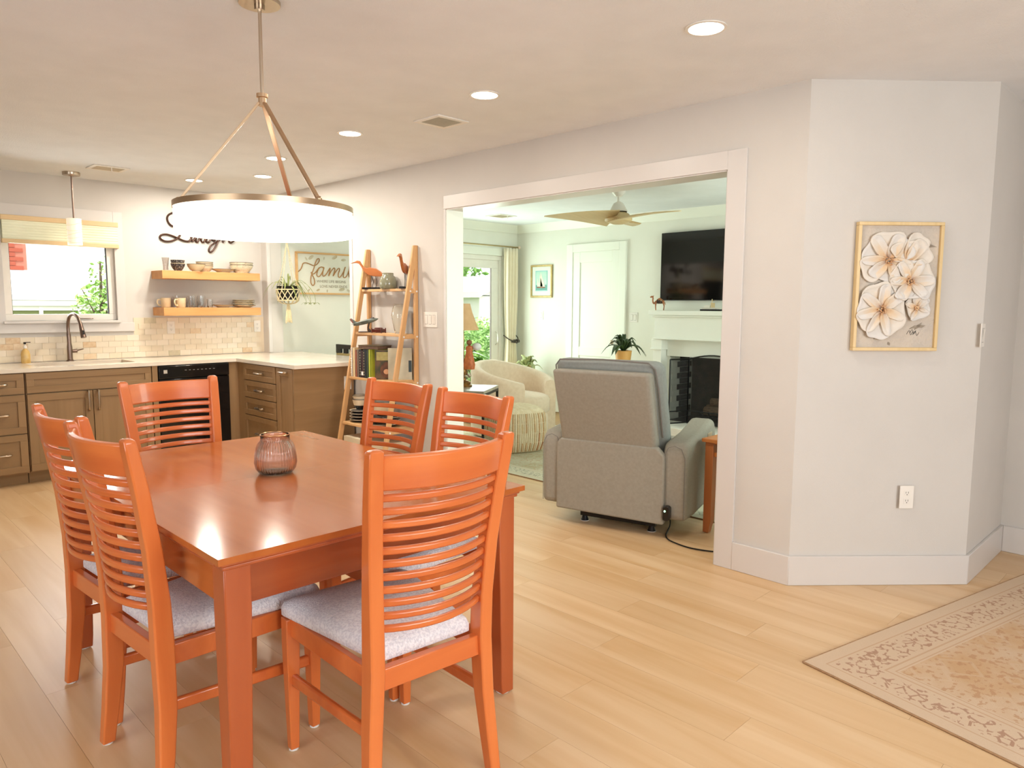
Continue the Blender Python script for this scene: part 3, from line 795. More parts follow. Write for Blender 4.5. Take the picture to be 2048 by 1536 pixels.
# soap dispenser
sd = thing('soap_dispenser', 'amber soap bottle with a dark pump standing beside the sink', 'bottle', (1.375, 7.02, HK))
G().lathe([(.0, 0), (.032, .0), (.034, .01), (.033, .075), (.026, .1), (.012, .115), (.012, .12), (.0, .12)], 18).build('bottle', M('amber_soap', S(222, 190, 122), .15, S(200, 160, 90), 18, spec=.6), sd, smooth=True)
G().lathe([(.013, .12), (.014, .14), (.005, .143), (.005, .155), (.0, .155)], 10).build('collar', WHITEP, sd, smooth=True)
pm_ = bx(-.008, -.010, .155, .008, .010, .172).build('pump', BLACKM, sd, bevel=.002)
bx(.006, -.004, .166, .04, .004, .172).build('nozzle', BLACKM, sd, bevel=.001)

# roller shade in the window
rs = thing('window_shade', 'cream pleated shade half raised at the top of the kitchen window', 'blind', ((WX0 + WX1) / 2, Y1, 2.06))
bx(WX0 - .0, Y1 - .055, 2.045, WX1 + .03, Y1 - .019, 2.085).build('head_rail', M('shade_rail', S(224, 196, 150), .5), rs, world=True, bevel=.003)
PLT = M('shade_fabric', S(234, 238, 214), .8, S(228, 232, 204), 5)
for k in range(7):
    z = 1.895 + k * .0215
    G().loft([[(x, Y1 - .048, z), (x, Y1 - .052, z + .0107), (x, Y1 - .048, z + .0215), (x, Y1 - .026, z + .0215), (x, Y1 - .022, z + .0107), (x, Y1 - .026, z)] for x in (WX0 + .008, WX1 + .022)]).build('pleat', PLT, rs, world=True)
bx(WX0 + .0, Y1 - .058, 1.862, WX1 + .03, Y1 - .019, 1.895).build('bottom_rail', bpy.data.materials['shade_rail'], rs, world=True, bevel=.004)

# floating shelves
def fshelf(z0, z1, label):
    s = thing('floating_shelf', label, 'shelf', (2.86, Y1, z0), 0, 'floating wooden shelves above the backsplash')
    bx(2.405, Y1 - .27, z0, 3.318, Y1 - .001, z1).build('board', SHELFW, s, world=True, bevel=.002)
    return s
fshelf(1.607, 1.679, 'thick floating wood shelf, upper of the two, holding bowls')
fshelf(1.275, 1.349, 'thick floating wood shelf, lower of the two, holding mugs and glasses')
def dish(name, label, cat, prof, mat, loc, group=None, rim=None, rimr=None):
    o = thing(name, label, cat, loc, 0, group)
    G().lathe(prof, 28).build('dish_body', mat, o, smooth=True, angle=50)
    if rim: G().loft([[(r * math.cos(2 * PI * j / 28), r * math.sin(2 * PI * j / 28), z) for j in range(28)] for r, z in ((rimr[0] - .004, rimr[1] - .001), (rimr[0] + .0012, rimr[1] - .003), (rimr[0] + .0012, rimr[1] + .0005), (rimr[0] - .004, rimr[1] + .0005), (rimr[0] - .004, rimr[1] - .001))], cap=False).build('rim', rim, o, smooth=True)
    return o
def bowlp(r, h, foot=.4, t=.004):
    out = [(0, 0), (r * foot, 0), (r * foot, h * .06), (r * .72, h * .3), (r * .93, h * .68), (r, h)]
    return out + [(r - t, h), (r * .93 - t, h * .7), (r * .7 - t, h * .34), (r * .3, h * .14), (0, h * .12)]
def platep(r, h=.022, t=.004):
    return [(0, 0), (r * .55, 0), (r * .6, h * .3), (r, h), (r - .001, h + t), (r * .6, h * .3 + t), (0, t)]
SY = Y1 - .15
zs = 1.6795
def onshelf(px_x): return px_x
G1 = 'dishes on the upper floating shelf'
o = thing('drinking_glass', 'flared clear glass at the left end of the upper floating shelf', 'glass', (2.462, SY - .05, zs), 0, G1)
G().lathe([(0, 0), (.021, 0), (.021, .035), (.027, .09), (.032, .115), (.030, .115), (.025, .09), (.019, .04), (.018, .008), (0, .007)], 18).build('glass_body', CLEAR, o, smooth=True)
dish('dark_bowl', 'dark speckled bowl on the upper shelf, lower one of the pair', 'bowl', bowlp(.062, .068, .5), DARKC, (2.573, SY - .04, zs), G1, IVORY, (.062, .068))
dish('dark_bowl', 'dark speckled bowl on the upper shelf, nested in the top of its pair', 'bowl', bowlp(.061, .066, .5), DARKC, (2.573, SY - .04, zs + .032), G1, None)
dish('cream_bowl', 'single low cream bowl on the upper shelf in front of stacked bowls', 'bowl', bowlp(.078, .066, .45), IVORY, (2.722, SY - .08, zs), G1, RIMC, (.078, .066))
for k in range(3):
    dish('cream_bowl', ['lowest bowl of the ribbed cream stack on the upper shelf', 'middle bowl of the ribbed cream stack on the upper shelf', 'topmost bowl of the ribbed cream stack on the upper shelf'][k], 'bowl', bowlp(.076, .06, .5), STONEW, (2.84, SY + .02, zs + k * .017), G1, RIMC, (.076, .06))
dish('shallow_dish', 'wide shallow cream plate on the upper shelf beside the large bowl', 'plate', platep(.105, .03), STONEW, (3.0, SY - .02, zs), G1, RIMC, (.105, .033))
for k in range(2):
    dish('serving_bowl', ['large speckled bowl on the upper shelf, outer one of two', 'large speckled bowl on the upper shelf, nested inside another'][k], 'bowl', bowlp(.108, .078, .55), STONEW, (3.185, SY - .01, zs + k * .024), G1, RIMC, (.108, .078))
zs = 1.3495
G2 = 'dishes on the lower floating shelf'
def mug(x, y, lb, a, h=.085):
    m = thing('mug', lb, 'mug', (x, y, zs), rad(a), G2)
    G().lathe([(0, 0), (.034, 0), (.040, .008), (.043, h), (.040, h), (.037, .012), (0, .01)], 24).build('mug_body', IVORY, m, smooth=True, angle=50)
    G().tube(spline([(.040, 0, h * .82), (.066, 0, h * .8), (.073, 0, h * .5), (.06, 0, h * .25), (.039, 0, h * .2)], 5), .006, 8).build('handle', IVORY, m, smooth=True)
mug(2.475, SY + .02, 'cream mug at the left end of the lower shelf', 150)
mug(2.578, SY - .06, 'cream mug with its handle out, second on the lower shelf', 205)
tall = [('first tall clear tumbler on the lower shelf, behind the mugs', 2.585, .05, .108), ('tall clear tumbler right after the mugs on the lower shelf', 2.672, -.05, .105), ('middle tall clear tumbler on the lower shelf', 2.725, .02, .108), ('tall clear tumbler with the brightest glint on the lower shelf', 2.765, -.05, .108), ('last tall clear tumbler before the short glass on the lower shelf', 2.81, .03, .108), ('short clear glass beside the plates on the lower shelf', 2.848, -.05, .078)]
for lb, x, dy, h in tall:
    o = thing('drinking_glass', lb, 'glass', (x, SY + dy, zs), 0, G2)
    G().lathe([(0, 0), (.023, 0), (.025, .01), (.027, h), (.0252, h), (.0225, .016), (0, .014)], 18).build('glass_body', CLEAR, o, smooth=True, angle=50)
dish('plate', 'wide cream plate on the lower shelf left of the plate stack', 'plate', platep(.098, .024), STONEW, (2.985, SY - .02, zs), G2, RIMC, (.098, .027))
for k in range(5):
    dish('plate', ['%s plate of the stack on the right of the lower shelf' % w for w in ('bottom', 'second lowest', 'middle', 'second highest', 'topmost')][k], 'plate', platep(.112 if k < 2 else .1, .02), STONEW if k % 2 else IVORY, (3.19, SY - .02, zs + k * .0125), G2, RIMC, (.112 if k < 2 else .1, .022))

# lettering on the wall
LAUGH = [(2.685, 2.184), (2.652, 2.225), (2.606, 2.214), (2.574, 2.192), (2.563, 2.16), (2.574, 2.125), (2.607, 2.097), (2.656, 2.105), (2.693, 2.162), (2.714, 2.231), (2.706, 2.141), (2.689, 2.063), (2.665, 2.008), (2.633, 1.979), (2.584, 1.958), (2.536, 1.955), (2.502, 1.97), (2.492, 1.991), (2.508, 2.01), (2.547, 2.018), (2.599, 2.008), (2.651, 1.989), (2.703, 1.97), (2.748, 1.967), (2.771, 1.988), (2.787, 2.034), (2.819, 2.055), (2.777, 2.015), (2.779, 1.97), (2.803, 1.99), (2.823, 2.037), (2.816, 1.973), (2.834, 1.969), (2.859, 2.017), (2.869, 2.04), (2.867, 1.981), (2.889, 1.968), (2.919, 2.021), (2.925, 2.044), (2.915, 1.979), (2.936, 1.969), (2.97, 2.01), (3.024, 2.051), (2.985, 2.03), (2.975, 1.997), (2.993, 1.989), (3.033, 2.042), (3.037, 2.015), (3.016, 1.958), (2.98, 1.9), (2.951, 1.877), (2.935, 1.893), (2.953, 1.935), (3.002, 1.971), (3.051, 2.006), (3.097, 2.094), (3.125, 2.184), (3.111, 2.197), (3.093, 2.112), (3.074, 1.98), (3.094, 2.014), (3.135, 2.059), (3.149, 2.041), (3.137, 1.993), (3.156, 1.978), (3.191, 2.006)]
lw = G().tube(spline([(x, Y1 - .0095, z) for x, z in LAUGH], 4), .0125, 8, flat=.7).build('word_sign', M('dark_bronze_word', S(72, 46, 34), .45, metal=.4), None, smooth=True)
tag(lw, 'dark metal script word Laugh mounted on the wall above the shelves', 'sign')

# outlets and switches
def plate_(name, label, cat, loc, rz, w=.07, h=.115, kind='outlet', n=1):
    o = thing(name, label, cat, loc, rz, 'outlets and switches on the walls')
    bx(-w / 2, -.005, -h / 2, w / 2, 0, h / 2).build('cover_plate', WHITEP, o, bevel=.002)
    if kind == 'outlet':
        for s in (-1, 1):
            f = bx(-.015, -.0065, s * .02 - .013, .015, -.005, s * .02 + .013).build('socket', WHITEP, o, bevel=.003)
            for dx in (-.006, .006): bx(dx - .001, -.0069, s * .02 - .001, dx + .001, -.0064, s * .02 + .008).build('slot', SLOT, f)
            bx(-.002, -.0069, s * .02 - .009, .002, -.0064, s * .02 - .005).build('slot', SLOT, f)
    else:
        for i in range(n):
            cx = (i - (n - 1) / 2) * .046
            f = bx(cx - .016, -.0065, -.033, cx + .016, -.005, .033).build('rocker', WHITEP, o, bevel=.001)
            G().quad((cx - .014, -.0066, -.03), (cx + .014, -.0066, -.03), (cx + .014, -.010, .03), (cx - .014, -.010, .03)).build('paddle', WHITEP, f, solid=.001)
            bx(cx - .0165, -.0052, -.0345, cx + .0165, -.0049, .0345).build('shadow_gap', SLOT, o)
    return o
plate_('wall_outlet', 'cream outlet on the backsplash under the left end of the shelves', 'outlet', (2.553, Y1 - .009, 1.162), 0)
plate_('wall_outlet', 'white outlet on the backsplash near the kitchen wall corner', 'outlet', (3.397, Y1 - .009, 1.16), 0)
plate_('wall_outlet', 'white outlet on the brown peninsula end panel behind the ladder shelf', 'outlet', (3.383, PY0, .717), 0)
plate_('wall_outlet', 'white outlet low on the angled wall below the flower picture', 'outlet', (3.868, 1.116, .453), rad(-43))
plate_('light_switch', 'white single switch on the wall below the framed family sign', 'switch', (3.86, 7.05, 1.245), 0, kind='switch')
plate_('light_switch', 'ivory triple switch plate between ladder shelf and wide doorway', 'switch', (X0, 4.36, 1.273), rad(-90), w=.163, kind='switch', n=3)
plate_('light_switch', 'white switch on the narrow hall wall beside the angled wall', 'switch', (4.12, .9, 1.252), 0, kind='switch')
plate_('light_switch', 'white single switch on the living room wall under the sailboat picture', 'switch', (XF, 6.57, 1.255), rad(-90), kind='switch')
plate_('light_switch', 'white double switch between the living room door and mantel', 'switch', (XF, 5.09, 1.25), rad(-90), w=.117, kind='switch', n=2)
# ================================================================ ladder shelf and what stands on it
ls = thing('ladder_shelf', 'pale wooden ladder shelf leaning at the wall between counter and wide doorway', 'shelf', (3.3, 4.83, 0))
LY0, LY1 = 4.515, 5.15
def fx(z): return 3.093 + .192 * z      # front leg centre
for y in (LY0, LY1):
    bx(3.432, y - .012, 0, 3.465, y + .012, 1.835).build('rear_post', OAK, ls, world=True, bevel=.004)
    G().sweep([(fx(0), y + (.0), 0), (fx(1.83), y, 1.83)], .022, .04, up=(1, 0, 0)).build('front_post', OAK, ls, world=True, bevel=.004)
LZ = [1.508, 1.161, .803, .437, .075]
for z in LZ:
    xf = fx(z) - .012
    bx(xf, LY0 + .013, z - .02, 3.431, LY1 - .013, z).build('shelf_board', OAKX, ls, world=True, bevel=.002)
    for y in (LY0, LY1):
        bx(xf, y - .009, z - .036, 3.44, y + .009, z - .008).build('side_rail', OAK, ls, world=True, bevel=.002)
        if y == LY0:
            for x in (xf + .018, 3.448):
                G().tube([(x, y - .0125, z - .021), (x, y - .0165, z - .021)], .007, 10).build('dowel_cap', FELT, ls, world=True)
BIRD = wood('bird_wood', S(170, 98, 52), S(190, 116, 66), rough=.4, axis=0, scale=3)
def bird(label, x, y, z, rz, s=1.0, group='carved wooden birds on the ladder shelf'):
    b = thing('carved_bird', label, 'figurine', (x, y, z), rz, group)
    bx(-.09 * s, -.022, 0, .09 * s, .022, .016).build('base', BLACKM, b, bevel=.001)
    out = [(-.205, .207), (-.165, .222), (-.138, .232), (-.118, .228), (-.103, .205), (-.085, .180), (-.055, .172), (-.02, .175), (.03, .165), (.07, .140), (.10, .104), (.055, .102), (.01, .104), (-.03, .112), (-.06, .128), (-.085, .155), (-.105, .185), (-.122, .205), (-.145, .212), (-.17, .212)]
    G().prism([(px * s, pz * s) for px, pz in out], 1, -.011, .011).build('bird_body', BIRD, b, bevel=.004)
    for dx in (-.012, .02):
        G().tube([(dx * s, 0, .112 * s), ((dx + .014) * s, 0, .06 * s), ((dx + .004) * s, 0, .015)], .0025, 6).build('leg', BLACKM, b)
    return b
bird('carved wooden wading bird on the top board, beak pointing over the counter', 3.405, 5.02, LZ[0], rad(-62), 1.0)
bird('carved wooden wading bird seen end-on behind the right ladder post', 3.43, 4.625, LZ[0], rad(40), 1.12)
# jar on top board
o = thing('glass_jar', 'greenish glass jar with short neck between the two carved birds', 'jar', (3.395, 4.80, LZ[0]))
G().lathe([(0, 0), (.058, 0), (.066, .012), (.068, .05), (.060, .092), (.046, .104), (.044, .125), (.041, .125), (.043, .1), (.056, .09), (.064, .05), (.061, .014), (0, .008)], 28).build('jar_body', M('grey_green_glass', S(140, 140, 118), .12, S(126, 128, 106), 5, spec=.7), o, smooth=True, angle=60)
# model plane
o = thing('model_airplane', 'grey model airplane tilted up on a curved dark stand', 'model', (3.33, 5.02, LZ[1]), rad(-50))
PG = M('plane_grey', S(112, 122, 112), .4, S(90, 98, 88), 30)
ux, uz = math.cos(rad(14)), math.sin(rad(14))
def pl_(t, n): return (t * ux - n * uz, 0, .085 + t * uz + n * ux)
secs = []
for t, r in ((-.105, .009), (-.08, .015), (-.04, .017), (.02, .018), (.06, .016), (.09, .010), (.105, .003)):
    c = pl_(t, 0); secs.append([(c[0] - r * math.sin(a) * uz, r * .8 * math.cos(a), c[2] + r * math.sin(a) * ux) for a in [2 * PI * j / 12 for j in range(12)]])
G().loft(secs).build('fuselage', PG, o, smooth=True)
c = pl_(.06, .014); G().ball((c[0], 0, c[2]), .014, 10, 6, (1.4, .7, .6)).build('cockpit', BLACKG, o, smooth=True)
for s in (-1, 1):
    G().loft([[pl_(.03, .004), pl_(-.04, .004), pl_(-.04, .007), pl_(.03, .007)], [(p[0], s * .085, p[2] + .0) for p in (pl_(-.02, .004), pl_(-.055, .004), pl_(-.055, .006), pl_(-.02, .006))]]).build('wing', PG, o)
    G().loft([[pl_(-.075, .004), pl_(-.105, .004), pl_(-.105, .006), pl_(-.075, .006)], [(p[0], s * .04, p[2]) for p in (pl_(-.09, .004), pl_(-.11, .004), pl_(-.11, .006), pl_(-.09, .006))]]).build('tailplane', PG, o)
tf = G().loft([[(p[0], y, p[2]) for p in (pl_(-.07, .012), pl_(-.108, .01), pl_(-.128, .05), pl_(-.112, .055))] for y in (-.002, .002)]).build('tail_fin', PG, o)
for k in range(3):
    c = pl_(-.116 + .004 * k, .046 - k * .012); bx(c[0] - .006, -.003, c[2] - .002, c[0] + .006, .003, c[2] + .003).build('tail_mark', M('tail_red', S(190, 70, 60), .5) if k == 0 else bpy.data.materials['tail_red'], tf)
G().tube(spline([(.035, 0, .006), (.018, 0, .03), (.022, 0, .06), (.03, 0, .085)], 4), [.012] * 4 + [.007] * 9, 8).build('stand', M('dark_walnut', S(56, 34, 28), .35), o, smooth=True)
bx(-.06, -.02, 0, .06, .02, .007).build('base', bpy.data.materials['dark_walnut'], o, bevel=.002)
# little carved box
o = thing('carved_box', 'small dark red carved box beside the model airplane', 'box', (3.335, 4.85, LZ[1]), rad(-70))
RB = M('red_lacquer', S(104, 44, 30), .3, S(70, 28, 20), 30)
bx(-.045, -.03, .004, .045, .03, .032).build('box_body', RB, o, bevel=.003)
G().prism([(-.03, .032), (.03, .032), (.02, .043), (-.02, .043)], 1, -.024, .024).build('lid', RB, o, bevel=.003)
for sx in (-1, 1):
    for sy in (-1, 1): G().tube([(sx * .045, sy * .03, 0), (sx * .045, sy * .03, .04)], .004, 6).build('corner_post', RB, o)
# vase
o = thing('glass_vase', 'tall clear glass vase partly behind the right ladder post', 'vase', (3.385, 4.64, LZ[1]))
G().lathe([(0, 0), (.034, 0), (.038, .01), (.056, .09), (.062, .14), (.056, .19), (.042, .215), (.046, .228), (.044, .229), (.040, .215), (.053, .188), (.059, .14), (.053, .09), (.033, .012), (0, .01)], 28).build('vase_body', glass('vase_glass', (.94, .93, .88, 1), .02), o, smooth=True, angle=60)
# books on the middle board
bz = LZ[2]
def book(label, y0, y1, h, d, col, x=3.24, lean=0, extra=None):
    b = thing('book', label, 'book', (x + d / 2, (y0 + y1) / 2, bz), 0, 'books standing on the ladder shelf')
    t = y1 - y0
    cm = M('cover_%d' % len(bpy.data.materials), col, .5, tuple(q * .85 for q in col[:3]) + (1,), 20)
    bx(-d / 2, -t / 2, 0, d / 2, -t / 2 + .002, h).build('cover', cm, b)
    bx(-d / 2, t / 2 - .002, 0, d / 2, t / 2, h).build('cover', cm, b)
    bx(-d / 2, -t / 2, 0, -d / 2 + .003, t / 2, h).build('spine', cm, b)
    bx(-d / 2 + .003, -t / 2 + .002, .003, d / 2 - .004, t / 2 - .002, h - .004).build('pages', IVORY, b)
    if extra == 'spiral':
        for k in range(12): G().tube([(-d / 2 - .004 + .005 * math.cos(a), -t / 2 + t * .5 + .009 * math.sin(a), .01 + k * (h - .02) / 11) for a in [2 * PI * i / 8 for i in range(9)]], .001, 4).build('coil', NICKEL, b)
    if extra == 'marks':
        for k in range(9): bx(-d / 2 - .0006, -.0025, .02 + k * .022, -d / 2, .0025, .03 + k * .022).build('spine_mark', IVORY, b)
    if extra == 'tag': bx(-d / 2 - .0008, -t / 2, .02, -d / 2, t / 2, .05).build('spine_label', FELT, b)
    return b
book('white spiral-bound notebook at the left end of the books', 5.085, 5.112, .235, .16, S(218, 206, 190), extra='spiral')
book('cream book second from the left end', 5.048, 5.083, .232, .17, S(222, 196, 152))
book('thin brick-red book beside the cream book', 5.022, 5.046, .215, .17, S(156, 88, 62))
book('grey-brown book standing behind the brick-red one', 4.994, 5.020, .222, .17, S(124, 104, 92))
book('black book with a row of pale dots on its spine', 4.962, 4.992, .225, .18, S(38, 32, 34), extra='marks')
book('dark maroon book with a white tag low on its spine', 4.934, 4.960, .220, .18, S(66, 34, 36), extra='tag')
book('thin charcoal book in the middle of the dark books', 4.912, 4.932, .226, .18, S(44, 42, 42), extra='marks')
book('thin blue-black book in the middle of the row', 4.888, 4.910, .228, .18, S(34, 40, 48))
book('dark green book next to the lime one', 4.858, 4.886, .228, .18, S(48, 64, 44))
book('lime green book with a bright spine', 4.833, 4.856, .230, .18, S(190, 200, 70))
# large book facing the room
o = thing('picture_book', 'large book with brown animal cover standing face out on the ladder shelf', 'book', (3.315, 4.70, bz), rad(-40), 'books standing on the ladder shelf')
CV = M('animal_cover', S(104, 78, 50), .45, S(58, 58, 34), 16, contrast=(.4, .6), detail=4)
bx(-.098, -.012, 0, .098, .012, .228).build('pages', IVORY, o)
bx(-.1, -.0145, 0, .1, -.0122, .232).build('cover', CV, o)
bx(-.088, -.016, .15, .088, -.0146, .215).build('title_band', M('title_olive', S(150, 140, 80), .5, S(170, 160, 100), 40), o)
G().loft([[(.055 * math.cos(a) - .005, y, .075 + .065 * math.sin(a)) for a in [2 * PI * j / 20 for j in range(20)]] for y in (-.0158, -.0144)]).build('animal_shape', M('fur_brown', S(116, 72, 44), .6, S(70, 44, 30), 24), o)
G().loft([[(.022 * math.cos(a) - .012, y, .062 + .02 * math.sin(a)) for a in [2 * PI * j / 16 for j in range(16)]] for y in (-.0168, -.0156)]).build('muzzle_shape', M('muzzle_tan', S(210, 160, 120), .6), o)
o = thing('book', 'thin pale book standing behind the animal cover book', 'book', (3.375, 4.625, bz), rad(-40), 'books standing on the ladder shelf')
bx(-.09, -.006, 0, .09, .006, .245).build('pages', IVORY, o); bx(-.092, -.0085, 0, .092, -.0062, .247).build('cover', M('pale_cover', S(206, 200, 176), .5, S(180, 180, 160), 12), o)
bx(.066, -.0092, .06, .09, -.0086, .15).build('cover_patch', M('teal_patch', S(46, 66, 72), .5), o)
o = thing('flat_book', 'book with brown and dark cover lying flat on top of the dark books', 'book', (3.31, 4.87, bz + .2325), rad(-82), 'books standing on the ladder shelf')
bx(-.115, -.075, 0, .115, .075, .003).build('cover', CV, o); bx(-.112, -.072, .003, .112, .072, .026).build('pages', M('brown_pages', S(120, 92, 70), .8, S(80, 60, 50), 60, stretch=(1, 1, 8)), o); bx(-.115, -.075, .026, .115, .075, .029).build('cover', CV, o)
# bowls and plates on the fourth board
KB = M('black_glaze', S(34, 30, 30), .25, S(44, 40, 38), 10)
CW = M('cream_glaze', S(222, 206, 180), .3, S(206, 190, 160), 10)
G3 = 'black and cream dishes on the ladder shelf'
bz = LZ[3]
def pl2(label, x, y, z, r, top, bot):
    p_ = thing('plate', label, 'plate', (x, y, z), 0, G3)
    G().lathe([(0, 0), (r * .6, 0), (r * .75, .006), (r, .02), (r, .0205), (0, .0105)], 28).build('dish_body', bot, p_, smooth=True, angle=40)
    G().lathe([(0, .011), (r * .6, .0115), (r * .99, .0225), (r, .024), (r, .0207), (r * .6, .0108), (0, .0107)], 28).build('glazed_top', top, p_, smooth=True, angle=40)
for k, w in enumerate(('lowest', 'second', 'third', 'topmost')):
    pl2('%s small black plate with cream rim stacked below the cream bowl' % w, 3.27, 5.03, bz + k * .0245, .088, CW, KB)
def bw(label, x, y, z, r, h):
    b_ = thing('bowl', label, 'bowl', (x, y, z), 0, G3)
    G().lathe([(0, 0), (r * .45, 0), (r * .8, h * .42), (r * .81, h * .42), (0, h * .42)], 28).build('dark_foot', KB, b_, smooth=True, angle=40)
    G().lathe([(r * .8, h * .42), (r, h), (r - .004, h), (r * .78, h * .44), (r * .8, h * .42)], 28).build('dish_body', CW, b_, smooth=True, angle=40)
    G().loft([[(q * math.cos(2 * PI * j / 28), q * math.sin(2 * PI * j / 28), z_) for j in range(28)] for q, z_ in ((r - .005, h), (r + .001, h - .002), (r + .001, h + .002), (r - .005, h + .002), (r - .005, h))], cap=False).build('rim', KB, b_, smooth=True)
bw('cream bowl with black foot and rim standing on the small plate stack, lower', 3.27, 5.03, bz + .1, .064, .085)
bw('cream bowl with black foot nested in the bowl on the plate stack', 3.27, 5.03, bz + .135, .063, .08)
for k, w in enumerate(('lowest', 'middle', 'topmost')):
    pl2('%s large black plate with pale rim stacked behind the chair slats' % w, 3.29, 4.74, bz + k * .026, .135, CW, KB)
bw('wide cream bowl with black foot on the large black plates', 3.29, 4.74, bz + .08, .1, .09)
# striped box on the lowest board
o = thing('striped_box', 'pale striped storage box on the lowest ladder board', 'box', (3.29, 4.83, LZ[4]))
bx(-.13, -.27, 0, .12, .27, .24).build('box_body', M('stripe_box', S(196, 180, 150), .7, S(150, 132, 106), 6, stretch=(1, 14, .1), contrast=(.48, .52)), o, bevel=.004)
bx(-.134, -.275, .2, .124, .275, .25).build('lid', M('box_lid', S(206, 192, 164), .7), o, bevel=.003)

# ================================================================ pass-through: sign, planter, stool
NYW = YL - .001
sg = thing('family_sign', 'wood framed white sign with rope-script family above two printed lines', 'sign', (4.27, NYW, 1.5))
SGX0, SGX1, SGZ0, SGZ1 = 3.806, 4.74, 1.488, 1.93
fw = .018
bx(SGX0 + fw, NYW - .012, SGZ0 + fw, SGX1 - fw, NYW, SGZ1 - fw).build('board', M('sign_board', S(228, 226, 214), .7, S(222, 220, 206), 10), sg, world=True)
FRW = wood('sign_frame', S(206, 158, 100), S(220, 176, 120), rough=.5, axis=0)
for a in ((SGX0, SGZ0, SGX1, SGZ0 + fw), (SGX0, SGZ1 - fw, SGX1, SGZ1), (SGX0, SGZ0 + fw, SGX0 + fw, SGZ1 - fw), (SGX1 - fw, SGZ0 + fw, SGX1, SGZ1 - fw)):
    bx(a[0], NYW - .03, a[1], a[2], NYW, a[3]).build('frame', FRW, sg, world=True, bevel=.002)
FAM = [(3.832, 1.722), (3.862, 1.75), (3.879, 1.786), (3.888, 1.808), (3.92, 1.817), (3.974, 1.803), (4.012, 1.791), (4.05, 1.806), (4.079, 1.841), (4.077, 1.866), (4.057, 1.86), (4.032, 1.817), (4.014, 1.763), (3.99, 1.708), (3.975, 1.659), (3.977, 1.606), (3.998, 1.582), (4.018, 1.607), (4.013, 1.655), (3.99, 1.699), (3.98, 1.72), (4.004, 1.702), (4.037, 1.725), (4.077, 1.77), (4.122, 1.779), (4.133, 1.767), (4.105, 1.781), (4.071, 1.76), (4.048, 1.71), (4.053, 1.681), (4.08, 1.682), (4.115, 1.727), (4.136, 1.777), (4.117, 1.713), (4.125, 1.683), (4.153, 1.699), (4.188, 1.745), (4.209, 1.773), (4.202, 1.73), (4.19, 1.688), (4.222, 1.741), (4.254, 1.775), (4.268, 1.763), (4.256, 1.722), (4.244, 1.69), (4.279, 1.738), (4.314, 1.774), (4.326, 1.76), (4.307, 1.709), (4.315, 1.677), (4.341, 1.69), (4.378, 1.747), (4.399, 1.793), (4.38, 1.737), (4.37, 1.686), (4.394, 1.677), (4.424, 1.713), (4.461, 1.8), (4.486, 1.872), (4.475, 1.882), (4.456, 1.815), (4.442, 1.714), (4.458, 1.673), (4.495, 1.715), (4.526, 1.783), (4.513, 1.716), (4.536, 1.696), (4.58, 1.785), (4.566, 1.692), (4.541, 1.614), (4.51, 1.593), (4.505, 1.629), (4.566, 1.692), (4.622, 1.735)]
G().tube(spline([(x, NYW - .017, z) for x, z in FAM], 4), .0052, 6).build('script_word', M('rope_script', S(186, 140, 88), .7, S(150, 108, 62), 90), sg, world=True, smooth=True)
TXT = M('sign_print', S(150, 140, 118), .7)
text('printed_line', 'WHERE LIFE BEGINS', .04, TXT, sg, (4.045 - 4.27, -.0135, 1.615 - 1.5), (PI / 2, 0, 0), .0005)
text('printed_line', 'LOVE NEVER ENDS', .04, TXT, sg, (4.08 - 4.27, -.0135, 1.562 - 1.5), (PI / 2, 0, 0), .0005)
LEAFP = M('printed_leaf', S(176, 160, 124), .7, S(206, 200, 180), 20)
for i, (x, z, r, a) in enumerate(((3.985, 1.875, .036, .6), (3.93, 1.86, .022, 2.2), (4.14, 1.872, .016, 1.4), (4.27, 1.888, .036, .5), (4.38, 1.865, .03, .1), (4.35, 1.545, .038, .2), (4.44, 1.53, .03, 2.6), (3.95, 1.53, .018, 1.0), (4.06, 1.535, .022, .4), (4.17, 1.528, .016, 1.5), (4.5, 1.87, .03, 2.0), (4.6, 1.55, .034, .7))):
    G().loft([[(x + r * math.cos(t) * math.cos(a) - r * .45 * math.sin(t) * math.sin(a), y, z + r * math.cos(t) * math.sin(a) + r * .45 * math.sin(t) * math.cos(a)) for t in [2 * PI * j / 12 for j in range(12)]] for y in (NYW - .0135, NYW - .012)]).build('printed_leaf', LEAFP, sg, world=True)

# macrame planter
HX, HY = 3.54, 6.69
hp = thing('hanging_planter', 'woven cream macrame planter with a spidery plant hanging before the white wall', 'planter', (HX, HY, 1.35))
ROPE = M('cotton_rope', S(226, 212, 176), .9, S(206, 190, 150), 80)
G().lathe([(0, 1.42), (.088, 1.42), (.104, 1.555), (.108, 1.56), (.1, 1.56), (.095, 1.52), (0, 1.52)], 24, (HX, HY, 0)).build('pot', BLACKM, hp, world=True, smooth=True, angle=50)
G().lathe([(0, 1.521), (.094, 1.521), (.09, 1.535), (0, 1.54)], 20, (HX, HY, 0)).build('soil', M('soil', S(50, 36, 26), .95), hp, world=True)
net = G(); K = 12
for s in (-1, 1):
    for k in range(K):
        a0 = 2 * PI * k / K
        net.tube([(HX + (.1005 + .012 * t) * math.cos(a0 + s * t * 2.2 * PI / K * 1.0), HY + (.1005 + .012 * t) * math.sin(a0 + s * t * 2.2 * PI / K), 1.425 + .1 * t) for t in [i / 6 for i in range(7)]], .0046, 5)
net.tube([(HX + .113 * math.cos(2 * PI * i / 24), HY + .113 * math.sin(2 * PI * i / 24), 1.527) for i in range(25)], .006, 6)
net.tube([(HX + .1 * math.cos(2 * PI * i / 24), HY + .1 * math.sin(2 * PI * i / 24), 1.422) for i in range(25)], .006, 6)
nb = net.build('woven_net', ROPE, hp, world=True, smooth=True)
bot = G()
